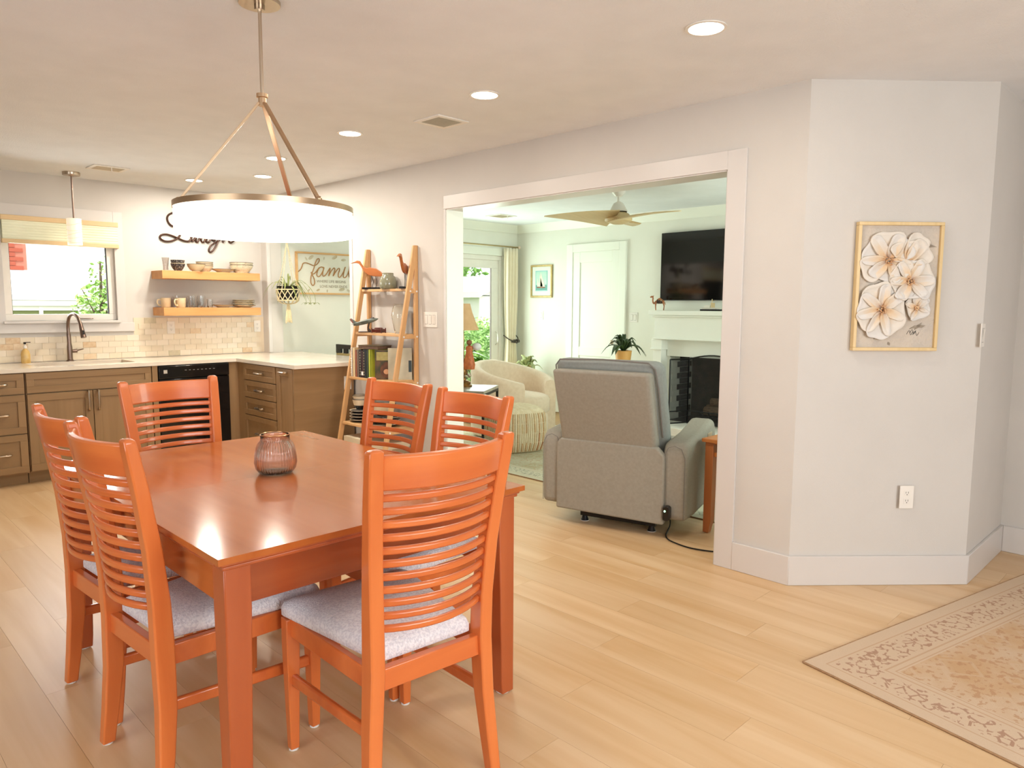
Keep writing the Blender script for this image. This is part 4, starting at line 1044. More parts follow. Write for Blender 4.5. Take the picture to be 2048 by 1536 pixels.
for k in range(K): bot.tube([(HX + .1 * math.cos(2 * PI * k / K), HY + .1 * math.sin(2 * PI * k / K), 1.42), (HX + .07 * math.cos(2 * PI * k / K), HY + .07 * math.sin(2 * PI * k / K), 1.395), (HX, HY, 1.382)], .005, 5)
bot.build('net_base', ROPE, hp, world=True, smooth=True)
tas = G(); rr_ = random.Random(3)
for k in range(16): 
    a = 2 * PI * k / 16; tas.tube([(HX + .008 * math.cos(a), HY + .008 * math.sin(a), 1.385), (HX + .02 * math.cos(a), HY + .02 * math.sin(a), 1.3), (HX + .03 * math.cos(a), HY + .03 * math.sin(a), 1.195 + rr_.random() * .02)], .0045, 4)
tas.build('tassel', ROPE, hp, world=True, smooth=True)
for k in range(4):
    a = 2 * PI * (k + .35) / 4
    G().tube([(HX + .112 * math.cos(a), HY + .112 * math.sin(a), 1.53), (HX + .05 * math.cos(a), HY + .05 * math.sin(a), 1.76), (HX, HY, 2.0), (HX, HY, 2.075)], .0035, 5).build('cord', ROPE, hp, world=True)
GRN = M('spider_leaf', S(120, 140, 70), .5, S(170, 172, 110), 20)
def strap(parent, base, a, L, rise, droop, w, mat, name='leaf', seg=7, world=True, fold=.15):
    """arching strap leaf"""
    d_ = Vector((math.cos(a), math.sin(a), 0)); s_ = Vector((-math.sin(a), math.cos(a), 0)); b_ = Vector(base)
    secs = []
    for i in range(seg + 1):
        t = i / seg
        p = b_ + d_ * L * t + Vector((0, 0, rise * math.sin(min(1, t * 1.1) * PI * .6) - droop * t * t))
        ww = w * max(.05, math.sin(PI * (t * .86 + .14)) ** .8)
        secs.append((p - s_ * ww + Vector((0, 0, ww * fold)), p, p + s_ * ww + Vector((0, 0, ww * fold))))
    g = G(); n0 = 0
    for q in secs: g.v += [tuple(x) for x in q]
    for i in range(seg):
        for j in (0, 1):
            k = i * 3 + j; g.f.append((k, k + 1, k + 4, k + 3))
    return g.build(name, mat, parent, smooth=True, world=world, solid=.0012)
rl = random.Random(5)
for k in range(22):
    a = 2 * PI * k / 22 + rl.random() * .4
    strap(hp, (HX + .02 * math.cos(a), HY + .02 * math.sin(a), 1.53), a, .1 + .13 * rl.random(), .08 + .1 * rl.random(), .05 + .2 * rl.random(), .0075, GRN)
for k, (a, L) in enumerate(((-.75, .2), (-.5, .24), (-.2, .16))):
    st = G().tube(spline([(HX, HY, 1.54), (HX + L * .5 * math.cos(a), HY + L * .5 * math.sin(a), 1.62), (HX + L * math.cos(a), HY + L * math.sin(a), 1.5), (HX + (L + .02) * math.cos(a), HY + (L + .02) * math.sin(a), 1.39)], 4), .002, 5).build('runner', GRN, hp, world=True, smooth=True)
    for j in range(5):
        b = 2 * PI * j / 5; strap(st, (HX + (L + .02) * math.cos(a), HY + (L + .02) * math.sin(a), 1.39), b, .05, .02, .03, .004, GRN, name='plantlet_leaf', seg=4)
# bar stool beyond the peninsula
bs = thing('bar_stool', 'dark bar stool with slotted back and tan seat behind the peninsula', 'stool', (4.12, 6.28, 0))
for (x, y) in ((3.95, 6.03), (3.95, 6.43), (4.32, 6.03), (4.32, 6.43)): bx(x - .018, y - .018, 0, x + .018, y + .018, .64).build('leg', BLACKM, bs, world=True, bevel=.003)
bx(3.93, 6.0, .64, 4.34, 6.46, .70).build('seat', M('tan_leather', S(150, 134, 86), .5), bs, world=True, bevel=.02)
for y in (6.02, 6.44): bx(3.925, y - .018, .69, 3.948, y + .018, .93).build('back_post', BLACKM, bs, world=True, bevel=.003)
bx(3.922, 6.0, .943, 3.95, 6.46, .986).build('back_rail', BLACKM, bs, world=True, bevel=.004)
for y0, y1 in ((6.375, 6.46), (6.26, 6.325), (6.14, 6.21), (6.0, 6.09)): bx(3.924, y0, .90, 3.948, y1, .945).build('back_bar', BLACKM, bs, world=True)
bx(3.924, 6.0, .74, 3.95, 6.46, .90).build('back_pad', bpy.data.materials['tan_leather'], bs, world=True, bevel=.006)
# ================================================================ living room
# recliner, its back toward the doorway
RECF = M('recliner_fabric', S(156, 152, 140), .85, S(148, 144, 132), 60, bump=.25, bscale=700)
RECS = M('recliner_side_fabric', S(146, 150, 146), .85, S(138, 142, 138), 60, bump=.25, bscale=700)
PIPE = M('recliner_piping', S(122, 118, 114), .8)
rc = thing('recliner', 'large grey power recliner seen from behind in the wide doorway', 'armchair', (3.65, 2.71, 0), rad(-74.8))
def armprof(): return [(-.10, .115), (-.105, .5), (-.09, .56), (-.05, .585), (.2, .61), (.44, .66), (.50, .655), (.53, .61), (.60, .3), (.62, .16), (.40, .12), (.1, .105)]
for (x0, x1) in ((-.49, -.345), (.315, .465)):
    a = G().prism(armprof(), 0, x0, x1).build('arm', RECF, rc, bevel=.035, seg=4, angle=50)
    G().tube([(x0 + .012, -.103, .13), (x0 + .012, -.108, .5), (x0 + .035, -.104, .552), (x0 + .07, -.1, .566), (x1 - .035, -.104, .552), (x1 - .012, -.108, .5), (x1 - .012, -.103, .13)], .002, 5).build('piping', PIPE, a, smooth=True)
bx(-.35, -.02, .13, .32, .6, .34).build('seat_base', RECF, rc, bevel=.02)
bx(-.345, .02, .33, .315, .64, .50).build('seat_cushion', RECF, rc, bevel=.05, seg=4)
bx(-.34, .6, .13, .31, .69, .46).build('footrest', RECF, rc, bevel=.03, seg=3)
G().prism([(-.375, .095), (.335, .085), (.335, .50), (.285, .552), (-.345, .552), (-.375, .52)], 1, -.125, -.075).build('lower_back_panel', RECF, rc, bevel=.012, seg=3)
def tilt(x, d, z): return (x, -.115 - .16 * (z - .54) / .48 + d, z)
secs = [[tilt(-.345 - .0 * 1, 0, z), tilt(.275, 0, z), tilt(.275, .1, z), tilt(-.345, .1, z)] for z in (.53, 1.0)]
G().loft(secs).build('back_shell', RECF, rc, bevel=.022, seg=4)
secs = [[tilt(-.36, .085, z), tilt(.295, .085, z), tilt(.31, .16, z), tilt(.30, .27, z), tilt(-.365, .27, z), tilt(-.375, .16, z)] for z in (.46, .7, .95, 1.06)]
bk = G().loft(secs).build('back_cushion', RECS, rc, bevel=.055, seg=5)
G().tube([tilt(-.358, .09, .6), tilt(-.362, .085, .9), tilt(-.352, .085, 1.02), tilt(-.32, .085, 1.056), tilt(-.03, .085, 1.066), tilt(.25, .085, 1.056), tilt(.288, .085, 1.02), tilt(.298, .085, .9), tilt(.296, .09, .6)], .005, 6).build('piping', PIPE, bk, smooth=True)
fr = G()
for y in (.0, .42): fr.box(-.25, y - .015, .035, .25, y + .015, .075)
for x in (-.22, .22): fr.box(x - .015, 0, .035, x + .015, .42, .07); fr.box(x - .02, .1, .07, x + .02, .4, .14)
fr.build('base_frame', BLACKM, rc)
for x in (-.225, .225):
    for y in (0, .42): G().lathe([(.0, 0), (.024, 0), (.026, .006), (.022, .012), (.015, .036), (0, .036)], 14, (x, y, 0)).build('foot', BLACKM, rc, smooth=True)
for x in (-.225, .225):
    for y in (0, .42): G().lathe([(.0, 0.0005), (.027, 0.0005), (.028, .004), (0, .004)], 14, (x, y, 0)).build('felt_pad', FELT, rc)
pa = G().loft([[(.36 + .022 * math.cos(t), y, .165 + (.018 * math.sin(t) + (.028 if math.sin(t) > 0 else -.028))) for t in [2 * PI * j / 20 for j in range(20)]] for y in (-.145, -.108)]).build('power_unit', BLACKG, rc, bevel=.004)
G().ball((.352, -.147, .18), .0055, 8, 6).build('green_led', emis('green_led', (.4, 1, .55, 1), 8), pa, smooth=True)
bx(.464, .33, .545, .468, .43, .585).build('control_panel', NICKEL, rc, bevel=.004)
# its cord on the floor
cd = G().tube(spline([(3.865, 2.475, .12), (3.85, 2.45, .03), (3.78, 2.42, .006), (3.69, 2.375, .006), (3.63, 2.32, .006), (3.60, 2.24, .006), (3.59, 2.14, .006), (3.625, 2.03, .006), (3.68, 1.96, .006), (3.8, 1.8, .006)], 6), .004, 6).build('power_cord', BLACKM, None, smooth=True)
tag(cd, 'thin black power cord running from the recliner across the floor', 'cord')

# wooden side table behind the doorway edge
st = thing('side_table', 'orange wooden side table beside the recliner, cut off by the doorway edge', 'table', (4.16, 2.0, 0))
SW = wood('side_table_wood', S(192, 118, 58), S(208, 134, 72), rough=.35, axis=0, scale=2)
SWZ = wood('side_table_leg', S(176, 104, 58), S(190, 118, 68), rough=.4, axis=2, scale=2)
bx(3.895, 1.75, .567, 4.42, 2.275, .59).build('tabletop', SW, st, world=True, bevel=.004)
for x in (3.915, 4.345):
    for y in (1.77, 2.205):
        def q(z, w): return [(x + .0, y + .055 - w, z), (x + w, y + .055 - w, z), (x + w, y + .055, z), (x, y + .055, z)]
        G().loft([q(.004 if x < 4.1 else .0076, .036), q(.08, .05), q(.567, .055)]).build('leg', SWZ, st, world=True, bevel=.003)
for y in (1.79, 2.235): bx(3.97, y, .555, 4.345, y + .02, .567).build('apron', SW, st, world=True); bx(3.97, y, .48, 4.345, y + .02, .505).build('apron', SW, st, world=True)
for x in (3.93, 4.37): bx(x, 1.825, .555, x + .02, 2.205, .567).build('apron', SW, st, world=True); bx(x, 1.825, .48, x + .02, 2.205, .505).build('apron', SW, st, world=True)
for k in range(7):
    yy = 1.86 + k * .052; G().tube([(3.94, yy, .505), (3.94, yy, .556)], .009, 8).build('spindle', SWZ, st, world=True, smooth=True)
for k in range(7):
    xx = 4.0 + k * .052; G().tube([(xx, 2.245, .505), (xx, 2.245, .556)], .009, 8).build('spindle', SWZ, st, world=True, smooth=True)

# rugs
def rug_mat(name, field, pale, dark, brown, hx, hy, ang, seed):
    m, nt, b = _new(name)
    N, L = nt.nodes, nt.links
    tc = N.new('ShaderNodeTexCoord')
    sp = N.new('ShaderNodeSeparateXYZ'); L.new(tc.outputs['Object'], sp.inputs[0])
    def math_(op, a, b_=None, c=None):
        n = N.new('ShaderNodeMath'); n.operation = op
        for i, v_ in enumerate((a, b_, c)):
            if v_ is None: continue
            if isinstance(v_, (int, float)): n.inputs[i].default_value = v_
            else: L.new(v_, n.inputs[i])
        return n.outputs[0]
    ax = math_('ABSOLUTE', sp.outputs[0]); ay = math_('ABSOLUTE', sp.outputs[1])
    dx = math_('SUBTRACT', hx, ax); dy = math_('SUBTRACT', hy, ay)
    de = math_('MINIMUM', dx, dy)                      # distance to the nearest edge
    nz = N.new('ShaderNodeTexNoise'); nz.inputs['Scale'].default_value = 3.2; nz.inputs['Detail'].default_value = 6; L.new(tc.outputs['Object'], nz.inputs['Vector'])
    nz2 = N.new('ShaderNodeTexNoise'); nz2.inputs['Scale'].default_value = 42; nz2.inputs['Detail'].default_value = 5; L.new(tc.outputs['Object'], nz2.inputs['Vector'])
    vo = N.new('ShaderNodeTexVoronoi'); vo.inputs['Scale'].default_value = 24; vo.feature = 'DISTANCE_TO_EDGE'; L.new(tc.outputs['Object'], vo.inputs['Vector'])
    vo2 = N.new('ShaderNodeTexVoronoi'); vo2.inputs['Scale'].default_value = 6.5; vo2.distance = 'MANHATTAN'; L.new(tc.outputs['Object'], vo2.inputs['Vector'])
    # border band between 6 and 19 cm from the edge
    def band(lo, hi):
        a = math_('GREATER_THAN', de, lo); c = math_('LESS_THAN', de, hi); return math_('MULTIPLY', a, c)
    b1 = band(.075, .19)
    lines = math_('MAXIMUM', math_('MAXIMUM', band(.205, .213), band(.058, .064)), band(.232, .238))
    motif = math_('MULTIPLY', math_('LESS_THAN', vo.outputs['Distance'], .085), math_('GREATER_THAN', nz2.outputs[0], .5))
    inb = math_('GREATER_THAN', de, .245)
    dmd = math_('MULTIPLY', math_('MULTIPLY', math_('LESS_THAN', vo2.outputs['Distance'], .62), math_('GREATER_THAN', vo2.outputs['Distance'], .5)), inb)
    spk = math_('MULTIPLY', math_('GREATER_THAN', nz2.outputs[0], .57), inb)
    def mix(f, a, b_):
        n = N.new('ShaderNodeMixRGB')
        if isinstance(f, (int, float)): n.inputs[0].default_value = f
        else: L.new(f, n.inputs[0])
        for i, v_ in ((1, a), (2, b_)):
            if isinstance(v_, tuple): n.inputs[i].default_value = v_
            else: L.new(v_, n.inputs[i])
        return n.outputs[0]
    cr = N.new('ShaderNodeValToRGB'); cr.color_ramp.elements[0].position = .38; cr.color_ramp.elements[1].position = .62
    cr.color_ramp.elements[0].color = pale; cr.color_ramp.elements[1].color = field; L.new(nz.outputs[0], cr.inputs[0])
    base = mix(inb, pale, cr.outputs[0])
    base = mix(math_('MULTIPLY', spk, .6), base, brown)
    base = mix(math_('MULTIPLY', dmd, .35), base, pale)
    base = mix(math_('MULTIPLY', math_('MULTIPLY', motif, b1), .62), base, dark)
    base = mix(math_('MULTIPLY', lines, .45), base, brown)
    wv = N.new('ShaderNodeTexNoise'); wv.inputs['Scale'].default_value = 260; L.new(tc.outputs['Object'], wv.inputs['Vector'])
    base = mix(math_('MULTIPLY', wv.outputs[0], .12), base, dark)
    L.new(base, b.inputs['Base Color'])
    _set(b, 'Roughness', .95); _set(b, 'Specular IOR Level', .1)
    bp = N.new('ShaderNodeBump'); bp.inputs['Strength'].default_value = .4; bp.inputs['Distance'].default_value = .004
    L.new(wv.outputs[0], bp.inputs['Height']); L.new(bp.outputs[0], b.inputs['Normal'])
    return m
def rug(name, label, corner, ang, lx, ly, mat):
    u = Vector((math.cos(ang), math.sin(ang), 0)); w_ = Vector((math.sin(ang), -math.cos(ang), 0))
    c = Vector(corner) + u * lx / 2 + w_ * ly / 2
    g = bx(-lx / 2, -ly / 2, .0005, lx / 2, ly / 2, .007)
    o = g.build(name, mat, None, bevel=.002)
    o.location = c; o.rotation_euler = (0, 0, ang)
    edge = G()
    for s in (-1, 1): edge.tube([(-lx / 2, s * ly / 2, .0045), (lx / 2, s * ly / 2, .0045)], .0042, 6); edge.tube([(s * lx / 2, -ly / 2, .0045), (s * lx / 2, ly / 2, .0045)], .0042, 6)
    edge.build('bound_edge', M(name + '_edge_%d' % len(bpy.data.materials), S(150, 116, 84), .9, S(170, 138, 102), 60), o)
    return tag(o, label, 'rug')
LX, LY = 2.0, 3.0
rug('area_rug', 'faded beige and brown patterned rug at the front right on the plank floor', (2.727, 1.116, 0), rad(-13.05), LX, LY,
    rug_mat('faded_rug', S(198, 164, 126), S(208, 186, 160), S(150, 104, 82), S(180, 138, 102), LX / 2, LY / 2, 0, 1))
rug('living_rug', 'pale green-grey distressed rug under the pouf in the living room', (4.147, 6.1, 0), 0, 2.1, 4.8,
    rug_mat('distressed_rug', S(186, 180, 150), S(208, 204, 180), S(92, 92, 84), S(186, 150, 116), 1.05, 2.4, 0, 2))

# beige barrel chair
AC = M('barrel_fabric', S(228, 210, 186), .95, S(220, 200, 174), 30, bump=.2, bscale=500, sheen=.3)
ac = thing('barrel_chair', 'beige rounded barrel armchair by the patio door behind the pouf', 'armchair', (5.42, 5.42, .0075), rad(-82))
# local: faces +x
g = G(); NS = 40; ri, ro = .335, .45
def top(f): # f: 0 centre of the back .. 1 arm end
    return .785 - .19 * max(0, (f - .12) / .88) ** 1.15
secs = []
for i in range(NS + 1):
    t = -1 + 2 * i / NS; a = PI + t * rad(142); zt_ = top(abs(t)); e = 1.0
    c_, s__ = math.cos(a), math.sin(a); k = .055
    mid = (ri + ro) / 2; hw = (ro - ri) / 2
    pts = [(ro - .01, .04), (ro, .10), (ro, zt_ - .06), (mid + hw * .75, zt_ - .015), (mid, zt_), (mid - hw * .75, zt_ - .015), (ri, zt_ - .06), (ri, .12), (ri, .04)]
    secs.append([(r * c_, r * s__, z) for r, z in pts])
g.loft(secs).build('back_shell', AC, ac, smooth=True, angle=70)
def disc(r0, xs, z0, z1, bul=.03, n=36):
    out = []
    for z, q in ((z0, -.02), (z0 + .015, 0), (z1 - .045, 0), (z1 - .015, -.015), (z1, -.05), (z1 + bul * .6, -.16), (z1 + bul, -.3)):
        out.append([((r0 + q) * math.cos(2 * PI * j / n) * (1.0 if math.cos(2 * PI * j / n) < 0 else xs), (r0 + q) * math.sin(2 * PI * j / n), z) for j in range(n)])
    return G().loft(out)
disc(.334, 1.22, .27, .45).build('seat_cushion', AC, ac, smooth=True, angle=70)
disc(.334, 1.16, .03, .275, .0).build('seat_base', AC, ac, smooth=True, angle=70)
G().lathe([(0, 0), (.3, 0), (.3, .04), (0, .04)], 30).build('swivel_base', BLACKM, ac)

# woven pouf
PFM = M('pouf_weave', S(226, 214, 184), .95, S(196, 158, 112), 14, bump=1.0, bscale=60, stretch=(1.6, 1.6, 3.2), contrast=(.45, .72), detail=5)
pf = thing('pouf', 'square cream woven pouf with tan stripes on the living room rug', 'pouf', (4.90, 4.875, .0075), rad(-20))
g = G(); NP = 20
def ro_(a, n=4.0):
    c_, s__ = abs(math.cos(a)), abs(math.sin(a)); return 1.0 / (c_ ** n + s__ ** n) ** (1 / n)
prof_p = [(.20, .0), (.228, .02), (.25, .09), (.256, .2), (.25, .32), (.236, .385), (.20, .42), (.12, .435), (.03, .438)]
g.loft([[(r * ro_(2 * PI * j / 64) * math.cos(2 * PI * j / 64), r * ro_(2 * PI * j / 64) * math.sin(2 * PI * j / 64), z) for j in range(64)] for r, z in prof_p]).build('pouf_body', AC if False else M('pouf_top', S(228, 216, 188), .95, S(214, 196, 160), 30, bump=.6, bscale=90), pf, smooth=True, angle=70)
wr_ = G(); rp_ = random.Random(4)
PFS = [M('pouf_yarn_%d' % i, c, .95, tuple(x * .9 for x in c[:3]) + (1,), 60, bump=.5, bscale=200) for i, c in enumerate((S(226, 212, 182), S(204, 168, 126), S(216, 192, 152), S(188, 132, 92)))]
def rad_at(z):
    for (r0, z0), (r1, z1) in zip(prof_p, prof_p[1:]):
        if z0 <= z <= z1: return r0 + (r1 - r0) * (z - z0) / (z1 - z0)
    return .2
rows = [(.02, .1), (.105, .19), (.195, .28), (.285, .375)]
gs = [G() for _ in PFS]
NB = 76
for ri_, (z0, z1) in enumerate(rows):
    for j in range(NB):
        a = 2 * PI * j / NB
        q = gs[0 if j % 2 == 0 else rp_.choice((0, 1, 1, 2, 2, 3))]
        zz_ = [z0 + (z1 - z0) * t for t in (0, .33, .66, 1)]
        q.tube([((rad_at(z) + .003) * ro_(a) * math.cos(a), (rad_at(z) + .003) * ro_(a) * math.sin(a), z) for z in zz_], .0062, 5)
for q, mt in zip(gs, PFS):
    o = q.build('woven_ribs', mt, pf, smooth=True); o['kind'] = 'stuff'

# small end table with lamp
et = thing('end_table', 'dark metal end table with grey top beside the barrel chair', 'table', (4.36, 4.985, .0075), rad(32))
tpz = .63
bx(-.26, -.25, tpz - .028, .26, .25, tpz).build('tabletop', M('grey_top', S(140, 132, 118), .25, S(170, 164, 150), 7), et, bevel=.003)
for sx in (-1, 1):
    for sy in (-1, 1): bx(sx * .25 - .01, sy * .24 - .01, 0, sx * .25 + .01, sy * .24 + .01, tpz - .028).build('leg', BLACKM, et)
ring(-.26, -.25, .26, .25, .02, tpz - .05, tpz - .028).build('frame', BLACKM, et)
ring(-.255, -.245, .255, .245, .018, .03, .05).build('lower_frame', BLACKM, et)
lp = thing('table_lamp', 'table lamp with flared tan shade on the end table by the patio door', 'lamp', (4.40, 5.06, tpz + .0077))
GOLD = M('antique_gold', S(176, 130, 70), .35, S(130, 90, 46), 30, metal=.7)
G().loft([[(q * math.cos(2 * PI * j / 40), q * math.sin(2 * PI * j / 40), z) for j in range(40)] for q, z in ((.150, .52), (.118, .60), (.088, .68), (.068, .76), (.066, .76), (.086, .68), (.116, .6), (.148, .52), (.150, .52))], cap=False).build('lamp_shade', M('tan_shade', S(216, 178, 132), .8, S(208, 168, 122), 20), lp, smooth=True)
G().lathe([(0, 0), (.085, 0), (.088, .012), (.07, .02), (.075, .04), (.05, .055), (.03, .06), (.03, .075), (.0, .075)], 24).build('lamp_base', GOLD, lp, smooth=True)
fr2 = G()
for k in range(10):
    a = 2 * PI * k / 10
    fr2.tube([(.06 * math.cos(a), .06 * math.sin(a), .08), (.075 * math.cos(a + .2), .075 * math.sin(a + .2), .115), (.05 * math.cos(a + .4), .05 * math.sin(a + .4), .15)], .005, 5)
    fr2.ball((.066 * math.cos(a), .066 * math.sin(a), .1), .014, 6, 5)
fr2.build('openwork_collar', NICKEL, lp, smooth=True)
G().lathe([(0, .06), (.03, .075), (.042, .12), (.038, .17), (.022, .2), (.014, .24), (.014, .44), (.01, .52), (0, .54)], 18).build('lamp_stem', GOLD, lp, smooth=True)
fg = G().lathe([(0, .16), (.05, .16), (.056, .2), (.044, .26), (.03, .32), (.034, .345), (.03, .37), (.0, .385)], 14, (.035, -.05, 0)).build('figure_coat', M('orange_coat', S(206, 116, 56), .5, S(170, 84, 40), 40), lp, smooth=True)
G().ball((.035, -.05, .405), .026, 10, 8).build('figure_head', M('figure_brown', S(140, 92, 60), .6), fg, smooth=True)
G().ball((.105, -.075, .365), .045, 14, 8, (1, 1, .8)).build('white_parasol', FELT, fg, smooth=True)
G().tube([(.05, -.055, .31), (.12, -.08, .35)], .004, 5).build('parasol_stick', BLACKM, fg)
# big-leaf plant behind the chair
def heart(parent, base, tip, w, mat, up=(0, 0, 1), name='leaf'):
    b_, t_ = Vector(base), Vector(tip); ax = t_ - b_; L = ax.length; ax.normalize(); s_ = ax.cross(Vector(up)).normalized(); nn = s_.cross(ax)
    out = [(0, .0), (-.12, .18), (-.10, .36), (.02, .48), (.2, .5), (.42, .44), (.65, .32), (.85, .15), (1.0, .0)]
    g = G(); mid = []
    for i, (t, ww) in enumerate(out):
        dr = -.25 * max(0, t) ** 2 * L
        c_ = b_ + ax * L * t + nn * dr
        g.v += [tuple(c_ - s_ * ww * w * 2 + nn * .12 * ww * w), tuple(b_ + ax * L * max(t, 0.0) + nn * dr), tuple(c_ + s_ * ww * w * 2 + nn * .12 * ww * w)]
    for i in range(len(out) - 1):
        for j in (0, 1): g.f.append((i * 3 + j, i * 3 + j + 1, i * 3 + j + 4, i * 3 + j + 3))
    return g.build(name, mat, parent, smooth=True, world=True, solid=.0015)
MON = M('monstera_leaf', S(84, 132, 44), .4, S(112, 158, 60), 9)
mo = thing('leafy_plant', 'green broad-leaf plant between the barrel chair and patio door', 'plant', (5.75, 6.45, 0))
G().lathe([(0, 0), (.12, 0), (.16, .3), (.15, .3), (.14, .26), (0, .26)], 24, (5.75, 6.45, 0)).build('pot', IVORY, mo, smooth=True, world=True, angle=50)
for (bx_, tx, w) in (((5.62, 6.33, .80), (5.96, 6.2, .68), .10), ((5.6, 6.36, .85), (5.86, 6.15, .80), .10), ((5.68, 6.3, .76), (5.58, 6.1, .62), .085), ((5.72, 6.4, .74), (6.02, 6.4, .66), .08), ((5.66, 6.3, .70), (5.86, 6.12, .6), .08)):
    heart(mo, bx_, tx, w, MON)
    G().tube([(5.75, 6.45, .26), ((5.75 + bx_[0]) / 2, (6.45 + bx_[1]) / 2, .6), bx_], .006, 6).build('stem', MON, mo, world=True, smooth=True)
# potted plants with arching leaves
DRA = M('dark_leaf', S(42, 62, 34), .35, S(66, 88, 46), 12)
VAR = M('variegated_leaf', S(112, 128, 76), .45, S(196, 196, 140), 26, stretch=(1, 1, 1))
def arching(parent, c, z, n, Lr, rise, droop, w, mat, seed):
    r_ = random.Random(seed)
    for k in range(n):
        a = 2 * PI * k / n * 1.0 + r_.random() * .7; f = .45 + .55 * r_.random()
        strap(parent, (c[0] + .015 * math.cos(a), c[1] + .015 * math.sin(a), z + .01 + .02 * r_.random()), a, Lr * f, rise * (1.25 - f * .6) , droop * f * f, w * (.75 + .5 * r_.random()), mat, seg=8, fold=.35)
p1_ = thing('potted_plant', 'dark leafy plant in an orange-tan pot in front of the mantel', 'plant', (6.46, 4.765, .70))
G().lathe([(0, 0), (.070, 0), (.092, .2), (.084, .2), (.08, .17), (0, .17)], 24, (6.46, 4.765, .70)).build('pot', M('tan_pot', S(220, 168, 96), .5, S(206, 150, 80), 5), p1_, smooth=True, world=True, angle=50)
G().lathe([(0, .171), (.079, .171), (0, .176)], 18, (6.46, 4.765, .70)).build('soil', bpy.data.materials['soil'], p1_, world=True)
arching(p1_, (6.46, 4.765), .875, 16, .25, .16, .17, .026, DRA, 3)
arching(p1_, (6.46, 4.765), .875, 12, .15, .20, .06, .026, DRA, 8)
ps = thing('plant_stand', 'small wooden plant stand holding the orange-tan pot', 'stand', (6.46, 4.765, 0))
G().lathe([(0, 0), (.14, 0), (.14, .02), (.03, .03), (.025, .66), (.12, .675), (.12, .699), (0, .699)], 24, (6.46, 4.765, 0)).build('stand_body', OAK, ps, smooth=True, world=True, angle=40)
p2_ = thing('potted_plant', 'pale variegated leafy plant in the corner beside the curtain', 'plant', (6.83, 6.58, .0))
G().lathe([(0, 0), (.10, 0), (.13, .5), (.12, .5), (.11, .46), (0, .46)], 24, (6.83, 6.58, 0)).build('pot', IVORY, p2_, smooth=True, world=True, angle=50)
arching(p2_, (6.83, 6.58), .48, 16, .25, .2, .13, .032, VAR, 6)
arching(p2_, (6.83, 6.58), .48, 8, .12, .27, .02, .03, VAR, 16)

# ceiling fan
fnc = Vector((5.55, 4.185, 0))
fn_ = thing('ceiling_fan', 'three blade ceiling fan in pale wood with white motor in the living room', 'fan', (fnc.x, fnc.y, CZ))
G().lathe([(0, -.05), (.03, -.05), (.06, -.02), (.065, 0)], 24, (fnc.x, fnc.y, CZ)).build('canopy', WHITEP, fn_, smooth=True, world=True)
G().tube([(fnc.x, fnc.y, CZ - .04), (fnc.x, fnc.y, 2.31)], .012, 10).build('downrod', WHITEP, fn_, smooth=True, world=True)
G().lathe([(0, 0), (.085, .0), (.06, .05), (.045, .075), (.02, .09), (0, .09)], 24, (fnc.x, fnc.y, 2.252)).build('motor_housing', WHITEP, fn_, smooth=True, world=True)
G().lathe([(0, 0), (.078, .0), (.078, .008), (0, .008)], 24, (fnc.x, fnc.y, 2.244)).build('motor_band', SLOT, fn_, world=True)
FANW = wood('fan_wood', S(200, 176, 130), S(214, 190, 146), rough=.5, axis=0, scale=2.0)
rv = Vector((.708, -.706, 0)); fv = Vector((.706, .708, 0))
G().lathe([(0, .0), (.05, .004), (.12, .03), (.13, .05), (.10, .095), (.07, .112), (0, .112)], 28, (fnc.x, fnc.y, 2.134)).build('hub', FANW, fn_, smooth=True, world=True)
for ang in (190, 310, 70):
    d_ = rv * math.cos(rad(ang)) + fv * math.sin(rad(ang)); s_ = Vector((-d_.y, d_.x, 0))
    secs = []
    for i in range(11):
        t = i / 10; r = .05 + .65 * t
        w = .13 * (1 - t) ** 1.6 + .078 + .03 * math.sin(t * PI) - .055 * t ** 6
        tw = rad(12 * (1 - t) + 5)
        z = 2.19 + .012 * math.sin(t * PI * .9)
        th_ = .011 * (1 - t) + .004
        c_ = fnc + d_ * r + Vector((0, 0, z))
        a_ = s_ * math.cos(tw) + Vector((0, 0, 1)) * math.sin(tw) * .8; nn = d_.cross(a_).normalized()
        secs.append([c_ - a_ * w - nn * th_ * .3, c_ - nn * th_, c_ + a_ * w - nn * th_ * .3, c_ + a_ * w + nn * th_ * .3, c_ + nn * th_, c_ - a_ * w + nn * th_ * .3])
    G().loft(secs).build('blade', FANW, fn_, smooth=True, world=True, angle=50)

# curtain, rod and tieback
cr_ = thing('curtain_rod', 'thin metal curtain rod with round end above the patio door', 'curtain rod', (5.9, 6.94, 2.15))
G().tube([(4.85, 6.95, 2.152), (7.03, 6.95, 2.152)], .0095, 10).build('rod', M('rod_bronze', S(170, 150, 110), .35, metal=.8), cr_, smooth=True, world=True)
G().ball((7.045, 6.95, 2.152), .024, 12, 8).build('finial', M('finial_glass', S(226, 206, 186), .2), cr_, smooth=True, world=True)
for x in (5.0, 6.99): bx(x - .006, 6.95, 2.140, x + .006, YL, 2.148).build('bracket', bpy.data.materials['rod_bronze'], cr_, world=True)
cu_ = thing('curtain', 'cream curtain panel gathered with a dark tieback beside the patio door', 'curtain', (6.9, 6.95, 2.13))
def curt(u, v):
    z = 2.135 - 2.10 * v
    tz = max(0, 1 - abs(z - .93) / .95)
    wdt = .25 * (1 - .32 * tz ** 2)
    x = 6.775 + .035 * tz ** 2 + wdt * u
    amp = .028 * (1 - .3 * tz)
    return (x, 6.95 + amp * math.sin(u * PI * 2 * 4.5 + v * .8), z)
G().grid(curt, 64, 30).build('panel', M('cream_curtain', S(244, 236, 216), .9, S(240, 230, 208), 12), cu_, smooth=True, world=True, solid=.002)
hk = G()
DKB = M('dark_bead', S(62, 50, 42), .4, metal=.3)
